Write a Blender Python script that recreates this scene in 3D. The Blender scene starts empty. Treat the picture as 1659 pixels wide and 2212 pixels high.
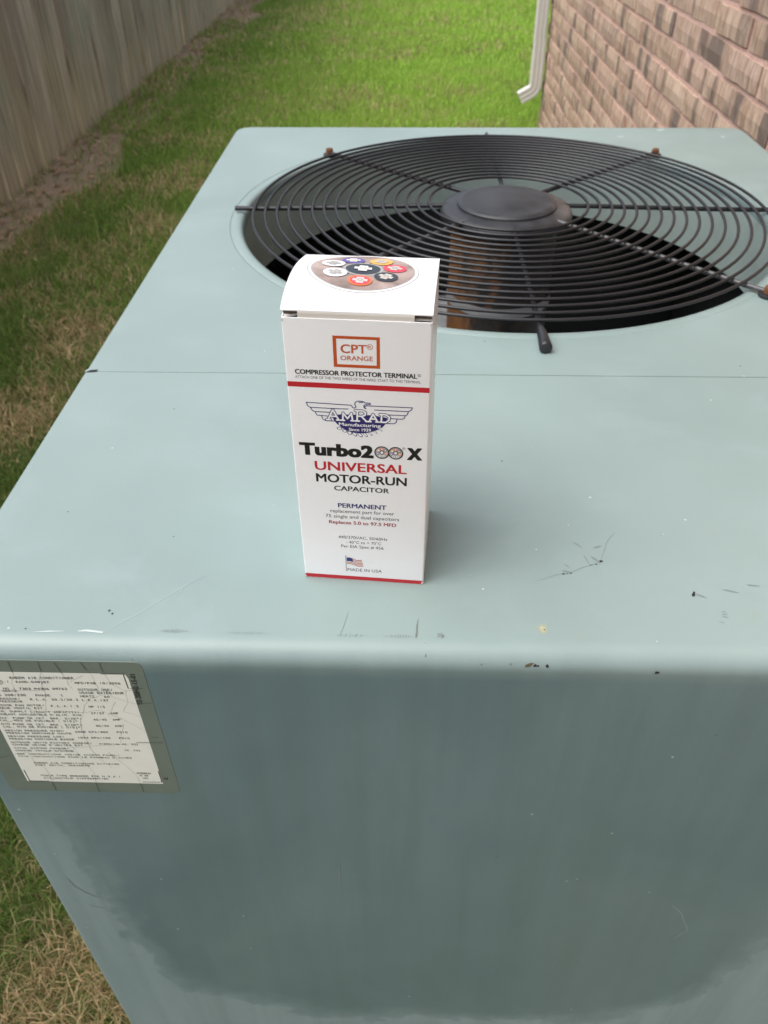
import bpy, bmesh, math, random
import numpy as np
from mathutils import Vector, Matrix
random.seed(7); np.random.seed(7)
S = bpy.context.scene
COL = S.collection
R = math.radians
PI = math.pi

# ------------------------------------------------------------ camera
CAM = (0.26151, -0.26658, 0.31683); YAW, PITCH, ROLL = 0.0313, 0.69286, -0.0069
cd = bpy.data.cameras.new('camera'); cam = bpy.data.objects.new('camera', cd); COL.objects.link(cam)
cd.sensor_fit = 'VERTICAL'; cd.sensor_height = 36.0; cd.lens = 36.0*1721.15/2212.0
cd.clip_start = 0.01; cd.clip_end = 400
_f = Vector((-math.sin(YAW)*math.cos(PITCH), math.cos(YAW)*math.cos(PITCH), -math.sin(PITCH)))
_r = Vector((math.cos(YAW), math.sin(YAW), 0)); _u = _r.cross(_f)
_r2 = _r*math.cos(ROLL)+_u*math.sin(ROLL); _u2 = -_r*math.sin(ROLL)+_u*math.cos(ROLL)
cam.matrix_world = Matrix.Translation(CAM) @ Matrix((_r2, _u2, -_f)).transposed().to_4x4()
cd.dof.use_dof = True; cd.dof.focus_distance = 0.41; cd.dof.aperture_fstop = 18.0
S.camera = cam

# ------------------------------------------------------------ sky, sun, exposure
SUN_EL, SUN_AZ = R(62), R(248)      # azimuth clockwise from +Y: from the left, slightly behind the camera
w = bpy.data.worlds.new("World"); S.world = w; w.use_nodes = True
wn = w.node_tree; wn.nodes.clear()
wo = wn.nodes.new('ShaderNodeOutputWorld'); bg = wn.nodes.new('ShaderNodeBackground')
sk = wn.nodes.new('ShaderNodeTexSky'); sk.sky_type = 'NISHITA'; sk.sun_disc = False
sk.sun_elevation = SUN_EL; sk.sun_rotation = SUN_AZ; sk.air_density = 1.0; sk.dust_density = 4.0; sk.ozone_density = 1.0
hs = wn.nodes.new('ShaderNodeHueSaturation'); hs.inputs['Saturation'].default_value = 0.50   # thin white cloud
wn.links.new(sk.outputs[0], hs.inputs['Color']); wn.links.new(hs.outputs[0], bg.inputs[0])
bg.inputs[1].default_value = 0.15; wn.links.new(bg.outputs[0], wo.inputs[0])
sd = bpy.data.lights.new('sun', 'SUN'); sun = bpy.data.objects.new('sun', sd); COL.objects.link(sun)
sd.energy = 1.25; sd.angle = R(62); sd.color = (1.0, 0.975, 0.94)
_sd = Vector((math.sin(SUN_AZ)*math.cos(SUN_EL), math.cos(SUN_AZ)*math.cos(SUN_EL), math.sin(SUN_EL)))
sun.rotation_euler = (-_sd).to_track_quat('-Z', 'Y').to_euler(); sun.location = (-3, 0, 5)
S.view_settings.view_transform = 'Standard'; S.view_settings.look = 'None'; S.view_settings.gamma = 1
S.view_settings.use_curve_mapping = False; S.view_settings.exposure = 0.60

# ------------------------------------------------------------ node helpers
class NT:
    def __init__(s, name):
        s.m = bpy.data.materials.new(name); s.m.use_nodes = True; s.t = s.m.node_tree; s.t.nodes.clear()
        s.out = s.n('ShaderNodeOutputMaterial'); s.p = s.n('ShaderNodeBsdfPrincipled'); s.l(s.p.outputs[0], s.out.inputs[0])
    def n(s, ty, **k):
        x = s.t.nodes.new(ty)
        for a, b in k.items(): setattr(x, a, b)
        return x
    def l(s, a, b): s.t.links.new(a, b)
    def pos(s, scale=(1, 1, 1), loc=(0, 0, 0), obj=False):
        v = s.n('ShaderNodeTexCoord').outputs['Object'] if obj else s.n('ShaderNodeNewGeometry').outputs['Position']
        m = s.n('ShaderNodeMapping'); m.inputs['Scale'].default_value = scale; m.inputs['Location'].default_value = loc
        s.l(v, m.inputs['Vector']); return m.outputs[0]
    def noise(s, vec, scale, detail=4, rough=.55, dist=0):
        x = s.n('ShaderNodeTexNoise'); s.l(vec, x.inputs['Vector']); x.inputs['Scale'].default_value = scale
        x.inputs['Detail'].default_value = detail; x.inputs['Roughness'].default_value = rough; x.inputs['Distortion'].default_value = dist
        return x.outputs['Fac']
    def ramp(s, fac, stops, interp='LINEAR'):
        x = s.n('ShaderNodeValToRGB'); s.l(fac, x.inputs[0]); e = x.color_ramp.elements; x.color_ramp.interpolation = interp
        while len(e) < len(stops): e.new(.5)
        for i, (p, c) in enumerate(stops):
            e[i].position = p; e[i].color = (c, c, c, 1) if isinstance(c, (int, float)) else (*c, 1)
        return x.outputs[0]
    def mix(s, fac, a, b, mode='MIX'):
        x = s.n('ShaderNodeMix', data_type='RGBA', blend_type=mode)
        for v, i in ((fac, 0), (a, 6), (b, 7)):
            if hasattr(v, 'links'): s.l(v, x.inputs[i])
            else: x.inputs[i].default_value = v if i == 0 else (*v, 1)
        return x.outputs[2]
    def math(s, op, a, b=0.0, c=None, clamp=False):
        x = s.n('ShaderNodeMath', operation=op); x.use_clamp = clamp
        for v, i in ((a, 0), (b, 1), (c, 2)):
            if v is None: continue
            if hasattr(v, 'links'): s.l(v, x.inputs[i])
            else: x.inputs[i].default_value = v
        return x.outputs[0]
    def bump(s, h, strength, dist):
        x = s.n('ShaderNodeBump'); s.l(h, x.inputs['Height']); x.inputs['Strength'].default_value = strength
        x.inputs['Distance'].default_value = dist; s.l(x.outputs[0], s.p.inputs['Normal'])
    def set(s, **k):
        names = dict(col='Base Color', rough='Roughness', metal='Metallic', spec='Specular IOR Level', coat='Coat Weight', coatr='Coat Roughness', sheen='Sheen Weight')
        for a, v in k.items():
            i = s.p.inputs[names[a]]
            if hasattr(v, 'links'): s.l(v, i)
            else: i.default_value = (*v, 1) if isinstance(v, tuple) else v
        return s.m

def simple(name, col, rough=.5, metal=0., spec=.5, var=.0, scale=60):
    t = NT(name)
    if var:
        n = t.noise(t.pos(), scale); c = t.mix(n, tuple(x*(1-var) for x in col), tuple(min(1, x*(1+var)) for x in col))
        return t.set(col=c, rough=rough, metal=metal, spec=spec)
    return t.set(col=col, rough=rough, metal=metal, spec=spec)

# ------------------------------------------------------------ object helpers
def mesh_obj(name, verts, faces, mat, parent=None, loc=None, smooth=False, sharp=35):
    me = bpy.data.meshes.new(name); me.from_pydata([tuple(v) for v in verts], [], faces); me.update()
    if mat: me.materials.append(mat)
    if smooth: me.shade_smooth(); me.set_sharp_from_angle(angle=R(sharp))
    return link(name, me, parent, loc)
def link(name, me, parent=None, loc=None):
    o = bpy.data.objects.new(name, me); COL.objects.link(o)
    if parent is not None:
        o.parent = parent
        if loc is None and parent.type == 'EMPTY' and not parent.get('local'): o.location = -Vector(parent.location)
    if loc is not None: o.location = loc
    return o
def thing(name, label, cat, loc, rz=0, local=False, group=None):
    o = bpy.data.objects.new(name, None); COL.objects.link(o); o.location = loc; o.rotation_euler = (0, 0, rz)
    o.empty_display_size = .1; o['label'] = label; o['category'] = cat
    if group: o['group'] = group
    if local: o['local'] = 1
    return o
class MB:
    def __init__(s): s.v = []; s.f = []
    def add(s, v, f):
        b = len(s.v); s.v += [tuple(x) for x in v]; s.f += [tuple(i+b for i in q) for q in f]; return s
    def box(s, a, b):
        (x0, y0, z0), (x1, y1, z1) = a, b
        return s.add([(x0,y0,z0),(x1,y0,z0),(x1,y1,z0),(x0,y1,z0),(x0,y0,z1),(x1,y0,z1),(x1,y1,z1),(x0,y1,z1)],
                     [(0,3,2,1),(4,5,6,7),(0,1,5,4),(1,2,6,5),(2,3,7,6),(3,0,4,7)])
    def tube(s, pts, r, n=8, closed=False, cap=True):
        pts = [Vector(p) for p in pts]; m = len(pts); rings = []
        rr = r if isinstance(r, (list, tuple)) else [r]*m
        for i, p in enumerate(pts):
            if closed: t = (pts[(i+1) % m]-pts[i-1])
            else: t = pts[min(i+1, m-1)]-pts[max(i-1, 0)]
            t.normalize(); up = Vector((0, 0, 1)) if abs(t.z) < .9 else Vector((0, 1, 0))
            a = t.cross(up).normalized(); b = a.cross(t)
            rings.append([p+(a*math.cos(2*PI*k/n)+b*math.sin(2*PI*k/n))*rr[i] for k in range(n)])
        v = [q for ring in rings for q in ring]; f = []
        for i in range(m if closed else m-1):
            j = (i+1) % m
            for k in range(n): f.append((i*n+k, i*n+(k+1) % n, j*n+(k+1) % n, j*n+k))
        if cap and not closed: f.append(tuple(range(n-1, -1, -1))); f.append(tuple((m-1)*n+k for k in range(n)))
        return s.add(v, f)
    def lathe(s, prof, c, n=64, caps=True):
        v = []; f = []
        for (r, z) in prof:
            for k in range(n): v.append((c[0]+r*math.cos(2*PI*k/n), c[1]+r*math.sin(2*PI*k/n), c[2]+z))
        for i in range(len(prof)-1):
            for k in range(n): f.append((i*n+k, i*n+(k+1) % n, (i+1)*n+(k+1) % n, (i+1)*n+k))
        if caps: f.append(tuple(range(n-1, -1, -1))); f.append(tuple((len(prof)-1)*n+k for k in range(n)))
        return s.add(v, f)
    def prism(s, poly, y0, y1, ax):   # extrude 2D polygon along axis ax
        n = len(poly); v = []
        for y in (y0, y1):
            for p in poly:
                q = list(p); q.insert(ax, y); v.append(q)
        return s.add(v, [tuple(range(n)), tuple(range(2*n-1, n-1, -1))]+[(i, (i+1) % n, n+(i+1) % n, n+i) for i in range(n)])
    def build(s, name, mat, parent=None, loc=None, smooth=False, sharp=35): return mesh_obj(name, s.v, s.f, mat, parent, loc, smooth, sharp)

# flat print: 2D shapes mapped onto a surface by fn(u, v, layer)
class Flat:
    def __init__(s, fn): s.fn = fn; s.v = []; s.f = []; s.k = 0
    def poly(s, pts, layer=0):
        b = len(s.v); s.v += [s.fn(u, v, layer) for u, v in pts]; s.f.append(tuple(range(b, b+len(pts)))); return s
    def disc(s, c, rx, ry=None, layer=0, n=20):
        ry = ry or rx; return s.poly([(c[0]+rx*math.cos(2*PI*k/n), c[1]+ry*math.sin(2*PI*k/n)) for k in range(n)], layer)
    def ring(s, c, r0, r1, layer=0, n=40, asp=1.0):
        for k in range(n):
            a, b = 2*PI*k/n, 2*PI*(k+1)/n
            s.poly([(c[0]+r*math.cos(t), c[1]+r*asp*math.sin(t)) for r, t in ((r0, a), (r1, a), (r1, b), (r0, b))], layer)
        return s
    def line(s, pts, w, layer=0, joint=True, closed=False):
        P = [Vector(p) for p in pts]
        if closed: P.append(P[0])
        W = w if isinstance(w, (list, tuple)) else [w]*len(P)
        for i in range(len(P)-1):
            d = P[i+1]-P[i]
            if d.length < 1e-6: continue
            nrm = Vector((-d.y, d.x)).normalized()
            a, b = nrm*W[i]/2, nrm*W[i+1]/2
            s.poly([P[i]+a, P[i]-a, P[i+1]-b, P[i+1]+b], layer)
            s.k += 1
            if joint: s.disc(P[i], W[i]/2, layer=layer+.02*(s.k % 3+1), n=8); s.disc(P[i+1], W[i+1]/2, layer=layer+.02*(s.k % 3+1), n=8)
        return s
    def text(s, body, x0, y0, x1, y1, cap, bold=0.0, layer=0, mono=False):
        vs, fs = text_mono(body) if mono else text_geo(body, .03 if bold > .05 else 0)
        xs = [p[0] for p in vs]; a, b = min(xs), max(xs); dy = (y1-y0)/(x1-x0); k = (bold if bold < .05 else .03)*1.15*cap/.729
        for q, (ox, oy) in enumerate([(0, 0)] if k == 0 else [(0, 0), (-k, k*.4), (k, k*.4), (-k, -k*.4), (k, -k*.4)]):
            base = len(s.v)
            for px, py in vs:
                u = x0+k+(px-a)/(b-a)*(x1-x0-2*k); s.v.append(s.fn(u+ox, y0+(u-x0)*dy+py/.729*cap+oy, layer+.08*q))
            s.f += [tuple(i+base for i in q_) for q_ in fs]
        return s
    def build(s, name, mat, parent, loc=None): return mesh_obj(name, s.v, s.f, mat, parent, loc)
_tc = {}
def text_geo(body, bold=0.0):
    key = (body, bold)
    if key in _tc: return _tc[key]
    c = bpy.data.curves.new('t', 'FONT'); c.body = body; c.offset = bold; c.resolution_u = 3; c.space_character = 1+bold*1.2
    o = bpy.data.objects.new('t', c); COL.objects.link(o); dg = bpy.context.evaluated_depsgraph_get(); dg.update()
    m = o.evaluated_get(dg).to_mesh(); r = ([(v.co.x, v.co.y) for v in m.vertices], [tuple(p.vertices) for p in m.polygons])
    o.evaluated_get(dg).to_mesh_clear(); bpy.data.objects.remove(o); bpy.data.curves.remove(c)
    _tc[key] = r; return r
def text_mono(body):
    V = []; F = []
    for i, ch in enumerate(body):
        if ch == ' ': continue
        vs, fs = text_geo(ch, 0); xs = [p[0] for p in vs]; a, b = min(xs), max(xs); w0 = b-a
        wd = .56 if w0 > .3 else w0*1.1
        base = len(V)
        for px, py in vs: V.append((i*.72+(px-(a+b)/2)/max(w0, .01)*wd, py))
        F += [tuple(k+base for k in q) for q in fs]
    V += [(-.3, 0), ((len(body)-1)*.72+.3, 0)]
    return V, F

# ------------------------------------------------------------ materials
def mat_paint(name, dust_shade=False):
    t = NT(name); p = t.pos()
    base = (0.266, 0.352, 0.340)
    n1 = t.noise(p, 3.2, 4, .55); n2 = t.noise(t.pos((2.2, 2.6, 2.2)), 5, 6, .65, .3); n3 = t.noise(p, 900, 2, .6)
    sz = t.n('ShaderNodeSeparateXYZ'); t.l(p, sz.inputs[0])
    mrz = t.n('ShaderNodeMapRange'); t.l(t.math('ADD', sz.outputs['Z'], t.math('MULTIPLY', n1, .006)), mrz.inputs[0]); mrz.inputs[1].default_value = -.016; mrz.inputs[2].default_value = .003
    bc = t.mix(mrz.outputs[0], (.132, .210, .232), base)      # darker below the fold: shade on the upright front is painted into the colour
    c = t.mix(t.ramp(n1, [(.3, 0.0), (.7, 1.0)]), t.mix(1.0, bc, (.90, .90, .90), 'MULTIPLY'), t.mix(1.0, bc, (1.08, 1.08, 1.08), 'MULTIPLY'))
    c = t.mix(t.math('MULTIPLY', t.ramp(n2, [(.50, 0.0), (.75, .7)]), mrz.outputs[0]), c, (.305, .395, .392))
    # chalk specks and tiny dirt specks
    vo = t.n('ShaderNodeTexVoronoi'); t.l(p, vo.inputs['Vector']); vo.inputs['Scale'].default_value = 55
    sp = t.math('LESS_THAN', vo.outputs['Distance'], .045)
    rnd = t.n('ShaderNodeSeparateColor'); t.l(vo.outputs['Color'], rnd.inputs[0])
    sp2 = t.math('MULTIPLY', sp, t.math('GREATER_THAN', rnd.outputs[0], .86))
    c = t.mix(sp2, c, (.52, .58, .56))
    sp3 = t.math('MULTIPLY', sp, t.math('LESS_THAN', rnd.outputs[0], .07))
    c = t.mix(sp3, c, (.09, .11, .10))
    rough = t.ramp(n2, [(.3, .46), (.8, .58)])
    if dust_shade:
        # dust round the front's edges; darker middle also paints in reflection and shade
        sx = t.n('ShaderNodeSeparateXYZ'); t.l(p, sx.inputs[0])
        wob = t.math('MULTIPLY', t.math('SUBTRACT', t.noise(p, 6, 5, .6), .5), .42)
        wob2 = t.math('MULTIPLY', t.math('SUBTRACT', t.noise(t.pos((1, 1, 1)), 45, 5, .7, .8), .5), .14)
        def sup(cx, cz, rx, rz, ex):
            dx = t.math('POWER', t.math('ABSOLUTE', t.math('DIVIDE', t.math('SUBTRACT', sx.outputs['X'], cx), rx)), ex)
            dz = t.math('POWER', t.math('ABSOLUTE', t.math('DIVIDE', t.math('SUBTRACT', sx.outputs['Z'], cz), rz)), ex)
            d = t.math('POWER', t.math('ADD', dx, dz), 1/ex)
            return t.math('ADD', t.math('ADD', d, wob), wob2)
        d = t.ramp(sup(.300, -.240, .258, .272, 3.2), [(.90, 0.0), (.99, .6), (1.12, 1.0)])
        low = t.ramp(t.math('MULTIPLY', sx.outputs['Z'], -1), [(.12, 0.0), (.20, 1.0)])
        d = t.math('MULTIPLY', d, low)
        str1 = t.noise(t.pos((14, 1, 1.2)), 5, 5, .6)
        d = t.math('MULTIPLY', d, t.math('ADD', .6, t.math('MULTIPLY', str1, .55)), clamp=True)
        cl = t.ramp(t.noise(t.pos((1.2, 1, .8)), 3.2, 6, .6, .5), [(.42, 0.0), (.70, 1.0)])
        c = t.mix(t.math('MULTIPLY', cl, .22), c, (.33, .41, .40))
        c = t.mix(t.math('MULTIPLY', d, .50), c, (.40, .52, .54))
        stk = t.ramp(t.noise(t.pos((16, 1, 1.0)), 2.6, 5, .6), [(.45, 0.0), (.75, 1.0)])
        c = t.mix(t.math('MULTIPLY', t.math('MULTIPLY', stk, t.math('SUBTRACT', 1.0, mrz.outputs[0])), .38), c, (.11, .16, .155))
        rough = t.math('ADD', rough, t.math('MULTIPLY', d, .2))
    t.bump(t.math('ADD', n3, t.math('MULTIPLY', t.noise(p, 6, 2), 6.0)), .10, .0012)
    return t.set(col=c, rough=rough, spec=.5, coat=.30, coatr=.30)
M = {}
M['paint'] = mat_paint('sage_painted_steel'); M['front'] = mat_paint('sage_painted_steel_dust_shade', True)
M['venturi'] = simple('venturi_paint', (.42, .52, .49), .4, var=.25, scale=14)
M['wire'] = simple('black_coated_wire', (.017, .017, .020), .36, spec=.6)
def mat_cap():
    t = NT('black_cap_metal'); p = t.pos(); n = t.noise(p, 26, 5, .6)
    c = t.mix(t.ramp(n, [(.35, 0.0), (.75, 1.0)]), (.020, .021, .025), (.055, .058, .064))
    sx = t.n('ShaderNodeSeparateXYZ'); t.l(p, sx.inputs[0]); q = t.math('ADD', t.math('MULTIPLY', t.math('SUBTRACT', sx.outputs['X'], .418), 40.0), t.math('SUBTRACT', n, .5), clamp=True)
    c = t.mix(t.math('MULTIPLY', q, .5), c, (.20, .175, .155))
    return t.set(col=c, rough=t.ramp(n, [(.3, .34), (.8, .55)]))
M['cap'] = mat_cap(); M['greywire'] = simple('mottled_grey_wire', (.10, .10, .105), .4, metal=.3, var=.5, scale=160)
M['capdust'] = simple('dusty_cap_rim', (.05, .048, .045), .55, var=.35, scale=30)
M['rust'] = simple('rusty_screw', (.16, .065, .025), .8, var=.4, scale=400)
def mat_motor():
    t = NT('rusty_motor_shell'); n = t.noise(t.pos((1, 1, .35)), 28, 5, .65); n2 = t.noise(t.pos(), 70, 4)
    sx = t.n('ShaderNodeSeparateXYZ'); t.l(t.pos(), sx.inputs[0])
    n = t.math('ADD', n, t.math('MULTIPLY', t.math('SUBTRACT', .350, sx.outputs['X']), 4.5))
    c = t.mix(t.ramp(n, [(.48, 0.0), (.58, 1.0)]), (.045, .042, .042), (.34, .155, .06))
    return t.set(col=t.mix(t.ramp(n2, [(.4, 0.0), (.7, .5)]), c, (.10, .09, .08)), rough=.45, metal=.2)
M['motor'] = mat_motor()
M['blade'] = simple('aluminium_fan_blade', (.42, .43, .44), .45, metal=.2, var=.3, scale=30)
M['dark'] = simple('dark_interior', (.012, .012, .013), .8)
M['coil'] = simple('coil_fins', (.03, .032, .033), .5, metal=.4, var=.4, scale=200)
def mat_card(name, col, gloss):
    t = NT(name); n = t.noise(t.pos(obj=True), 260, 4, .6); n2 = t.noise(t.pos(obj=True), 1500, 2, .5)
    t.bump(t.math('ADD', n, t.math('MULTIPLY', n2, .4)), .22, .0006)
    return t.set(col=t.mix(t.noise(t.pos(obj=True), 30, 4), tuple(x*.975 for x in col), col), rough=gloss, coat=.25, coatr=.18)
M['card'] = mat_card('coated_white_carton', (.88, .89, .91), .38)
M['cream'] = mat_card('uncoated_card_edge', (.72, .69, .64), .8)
M['creamflat'] = simple('worn_board', (.62, .55, .50), .9); M['slitshade'] = simple('slit_shade_brown', (.12, .085, .06), .9, var=.2)
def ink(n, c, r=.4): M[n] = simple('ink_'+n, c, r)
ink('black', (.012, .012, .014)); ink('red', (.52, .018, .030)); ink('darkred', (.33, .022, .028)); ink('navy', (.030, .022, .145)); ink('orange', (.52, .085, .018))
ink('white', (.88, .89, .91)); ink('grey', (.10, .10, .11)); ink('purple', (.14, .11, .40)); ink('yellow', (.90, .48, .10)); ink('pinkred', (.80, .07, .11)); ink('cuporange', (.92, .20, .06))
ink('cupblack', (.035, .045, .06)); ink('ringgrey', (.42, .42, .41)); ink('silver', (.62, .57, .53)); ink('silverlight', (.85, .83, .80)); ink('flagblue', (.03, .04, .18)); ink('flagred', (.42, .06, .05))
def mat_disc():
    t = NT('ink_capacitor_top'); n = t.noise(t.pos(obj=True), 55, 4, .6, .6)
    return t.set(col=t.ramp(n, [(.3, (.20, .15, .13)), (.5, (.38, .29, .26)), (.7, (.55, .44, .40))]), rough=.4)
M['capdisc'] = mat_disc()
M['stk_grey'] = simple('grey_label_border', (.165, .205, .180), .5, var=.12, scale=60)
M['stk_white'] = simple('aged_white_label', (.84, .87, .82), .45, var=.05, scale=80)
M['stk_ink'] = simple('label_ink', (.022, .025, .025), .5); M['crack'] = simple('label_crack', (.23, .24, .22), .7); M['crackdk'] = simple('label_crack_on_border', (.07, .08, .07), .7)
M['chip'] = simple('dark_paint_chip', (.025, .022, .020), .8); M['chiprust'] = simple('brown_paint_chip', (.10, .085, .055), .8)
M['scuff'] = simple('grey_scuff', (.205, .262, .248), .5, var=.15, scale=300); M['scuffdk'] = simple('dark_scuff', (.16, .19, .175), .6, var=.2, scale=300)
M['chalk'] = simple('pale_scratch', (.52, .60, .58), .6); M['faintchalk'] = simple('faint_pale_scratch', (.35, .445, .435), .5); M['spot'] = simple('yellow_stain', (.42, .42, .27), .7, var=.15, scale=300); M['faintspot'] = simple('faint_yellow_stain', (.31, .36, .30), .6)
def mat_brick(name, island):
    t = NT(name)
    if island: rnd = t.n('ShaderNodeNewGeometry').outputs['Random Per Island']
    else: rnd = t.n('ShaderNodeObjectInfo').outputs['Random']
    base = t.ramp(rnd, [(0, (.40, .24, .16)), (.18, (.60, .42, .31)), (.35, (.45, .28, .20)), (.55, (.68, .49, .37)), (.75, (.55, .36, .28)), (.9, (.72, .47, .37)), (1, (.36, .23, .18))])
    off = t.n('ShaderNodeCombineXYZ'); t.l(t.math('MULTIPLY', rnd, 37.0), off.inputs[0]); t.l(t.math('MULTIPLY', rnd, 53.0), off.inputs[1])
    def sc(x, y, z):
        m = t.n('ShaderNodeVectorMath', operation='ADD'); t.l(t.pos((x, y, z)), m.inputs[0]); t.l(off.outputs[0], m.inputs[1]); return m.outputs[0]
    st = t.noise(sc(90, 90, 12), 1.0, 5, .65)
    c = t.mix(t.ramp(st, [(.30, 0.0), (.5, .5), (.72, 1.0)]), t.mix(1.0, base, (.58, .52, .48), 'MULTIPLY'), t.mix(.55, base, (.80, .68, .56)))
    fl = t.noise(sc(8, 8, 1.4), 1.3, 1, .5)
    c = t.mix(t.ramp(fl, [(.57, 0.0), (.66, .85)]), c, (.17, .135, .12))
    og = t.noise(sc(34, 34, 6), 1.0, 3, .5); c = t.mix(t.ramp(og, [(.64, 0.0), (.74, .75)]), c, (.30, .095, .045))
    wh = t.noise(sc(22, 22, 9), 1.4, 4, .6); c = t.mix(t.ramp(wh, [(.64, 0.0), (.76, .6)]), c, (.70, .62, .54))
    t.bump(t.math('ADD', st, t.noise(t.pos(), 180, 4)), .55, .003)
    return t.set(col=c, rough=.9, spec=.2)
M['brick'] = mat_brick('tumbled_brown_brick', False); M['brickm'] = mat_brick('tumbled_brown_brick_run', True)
def mat_mortar():
    t = NT('pink_mortar'); n = t.noise(t.pos(), 90, 5, .7)
    t.bump(n, .8, .004)
    return t.set(col=t.ramp(n, [(.3, (.52, .34, .28)), (.7, (.74, .53, .46))]), rough=.95, spec=.1)
M['mortar'] = mat_mortar()
def mat_wood():
    t = NT('weathered_fence_wood'); rnd = t.n('ShaderNodeObjectInfo').outputs['Random']
    off = t.n('ShaderNodeCombineXYZ'); t.l(t.math('MULTIPLY', rnd, 31.0), off.inputs[1]); m = t.n('ShaderNodeVectorMath', operation='ADD')
    t.l(t.pos((1, 1, .05)), m.inputs[0]); t.l(off.outputs[0], m.inputs[1])
    g = t.noise(m.outputs[0], 60, 6, .65, .4); g2 = t.noise(m.outputs[0], 14, 3, .5)
    c = t.ramp(g, [(.25, (.19, .168, .147)), (.5, (.38, .345, .315)), (.75, (.60, .57, .53))])
    c = t.mix(1.0, c, t.ramp(rnd, [(0, (.62, .58, .54)), (.5, (.98, .95, .92)), (1, (1.25, 1.2, 1.16))]), 'MULTIPLY')
    c = t.mix(t.ramp(g2, [(.55, 0.0), (.75, .5)]), c, (.30, .27, .24))
    sx = t.n('ShaderNodeSeparateXYZ'); t.l(t.pos(), sx.inputs[0])
    h = t.math('ADD', sx.outputs['Z'], t.math('MULTIPLY', t.math('SUBTRACT', t.noise(t.pos((1, 1, .5)), 5, 4), .5), .5))
    mr = t.n('ShaderNodeMapRange'); t.l(h, mr.inputs[0]); mr.inputs[1].default_value = -.80; mr.inputs[2].default_value = -.22; mr.inputs[3].default_value = .85; mr.inputs[4].default_value = 0
    c = t.mix(mr.outputs[0], c, t.mix(t.ramp(g, [(.3, 0.0), (.7, 1.0)]), (.28, .24, .14), (.62, .53, .36)))
    al = t.noise(t.pos((1, 1, .7)), 2.4, 4, .6); c = t.mix(t.ramp(al, [(.60, 0.0), (.74, .6)]), c, (.26, .30, .24))
    t.bump(g, .6, .004)
    return t.set(col=c, rough=.9, spec=.2)
M['wood'] = mat_wood()
def mat_ground():
    t = NT('soil_and_thatch'); p = t.pos(); n = t.noise(p, 14, 6, .7); n2 = t.noise(p, 1.3, 4)
    c = t.ramp(n, [(.3, (.035, .03, .018)), (.55, (.10, .08, .045)), (.75, (.24, .19, .115))])
    sx = t.n('ShaderNodeSeparateXYZ'); t.l(p, sx.inputs[0])
    mr = t.n('ShaderNodeMapRange'); t.l(t.math('ADD', sx.outputs['X'], t.math('MULTIPLY', n2, .3)), mr.inputs[0])
    mr.inputs[1].default_value = -1.08; mr.inputs[2].default_value = -.85; mr.inputs[3].default_value = 1; mr.inputs[4].default_value = 0
    c = t.mix(mr.outputs[0], t.mix(.45, c, (.09, .15, .028)), t.mix(t.noise(p, 40, 5), (.20, .155, .11), (.42, .32, .225)))
    t.bump(n, .8, .02)
    return t.set(col=c, rough=.95, spec=.1)
M['ground'] = mat_ground()
def mat_grass():
    t = NT('grass_blades'); a = t.n('ShaderNodeAttribute', attribute_name='col')
    t.set(col=a.outputs['Color'], rough=.55, spec=.25)
    tr = t.n('ShaderNodeBsdfTranslucent'); t.l(a.outputs['Color'], tr.inputs[0]); mx = t.n('ShaderNodeMixShader'); mx.inputs[0].default_value = .42
    t.l(t.p.outputs[0], mx.inputs[1]); t.l(tr.outputs[0], mx.inputs[2]); t.l(mx.outputs[0], t.out.inputs[0]); return t.m
M['grass'] = mat_grass()
M['leaf'] = simple('dead_leaf', (.38, .24, .15), .8, var=.5, scale=9)
M['spout'] = simple('white_painted_aluminium', (.74, .73, .70), .35, var=.06, scale=10)
M['concrete'] = simple('concrete', (.33, .32, .29), .9, var=.2, scale=30)
M['unseen_soffit'] = simple('soffit_white', (.66, .65, .62), .6); M['shingle'] = simple('shingle', (.07, .065, .06), .9, var=.4, scale=40)

# ------------------------------------------------------------ ground
GZ = -0.85
def vnoise(x, y, seed, scale):
    rs = np.random.RandomState(seed); G = rs.rand(64, 64)
    x = x*scale+11.3; y = y*scale+7.7; xi = np.floor(x).astype(int); yi = np.floor(y).astype(int); fx = x-xi; fy = y-yi
    fx = fx*fx*(3-2*fx); fy = fy*fy*(3-2*fy); g = lambda a, b: G[a % 64, b % 64]
    return (g(xi, yi)*(1-fx)+g(xi+1, yi)*fx)*(1-fy)+(g(xi, yi+1)*(1-fx)+g(xi+1, yi+1)*fx)*fy
def gh(x, y):  # height of the ground above GZ
    return (vnoise(x, y, 3, 1.5)-.5)*.03+(vnoise(x, y, 5, 6)-.5)*.012
nx, ny = 90, 150
gx = np.concatenate([[-200, -60, -20, -6], np.linspace(-3, 3.5, nx), [7, 20, 60, 200]]); gy = np.concatenate([[-200, -60, -15, -5], np.linspace(-2, 12, ny), [16, 30, 80, 200]])
GX, GY = np.meshgrid(gx, gy, indexing='ij'); near = (np.abs(GX) < 4) & (GY > -3) & (GY < 13); GH = np.where(near, gh(GX, GY), 0)+GZ
A, B = GX.shape
gv = np.stack([GX, GY, GH], -1).reshape(-1, 3).tolist(); gf = [(i*B+j, (i+1)*B+j, (i+1)*B+j+1, i*B+j+1) for i in range(A-1) for j in range(B-1)]
g = mesh_obj('ground', gv, gf, M['ground'], smooth=True, sharp=180); g['kind'] = 'structure'

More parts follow.
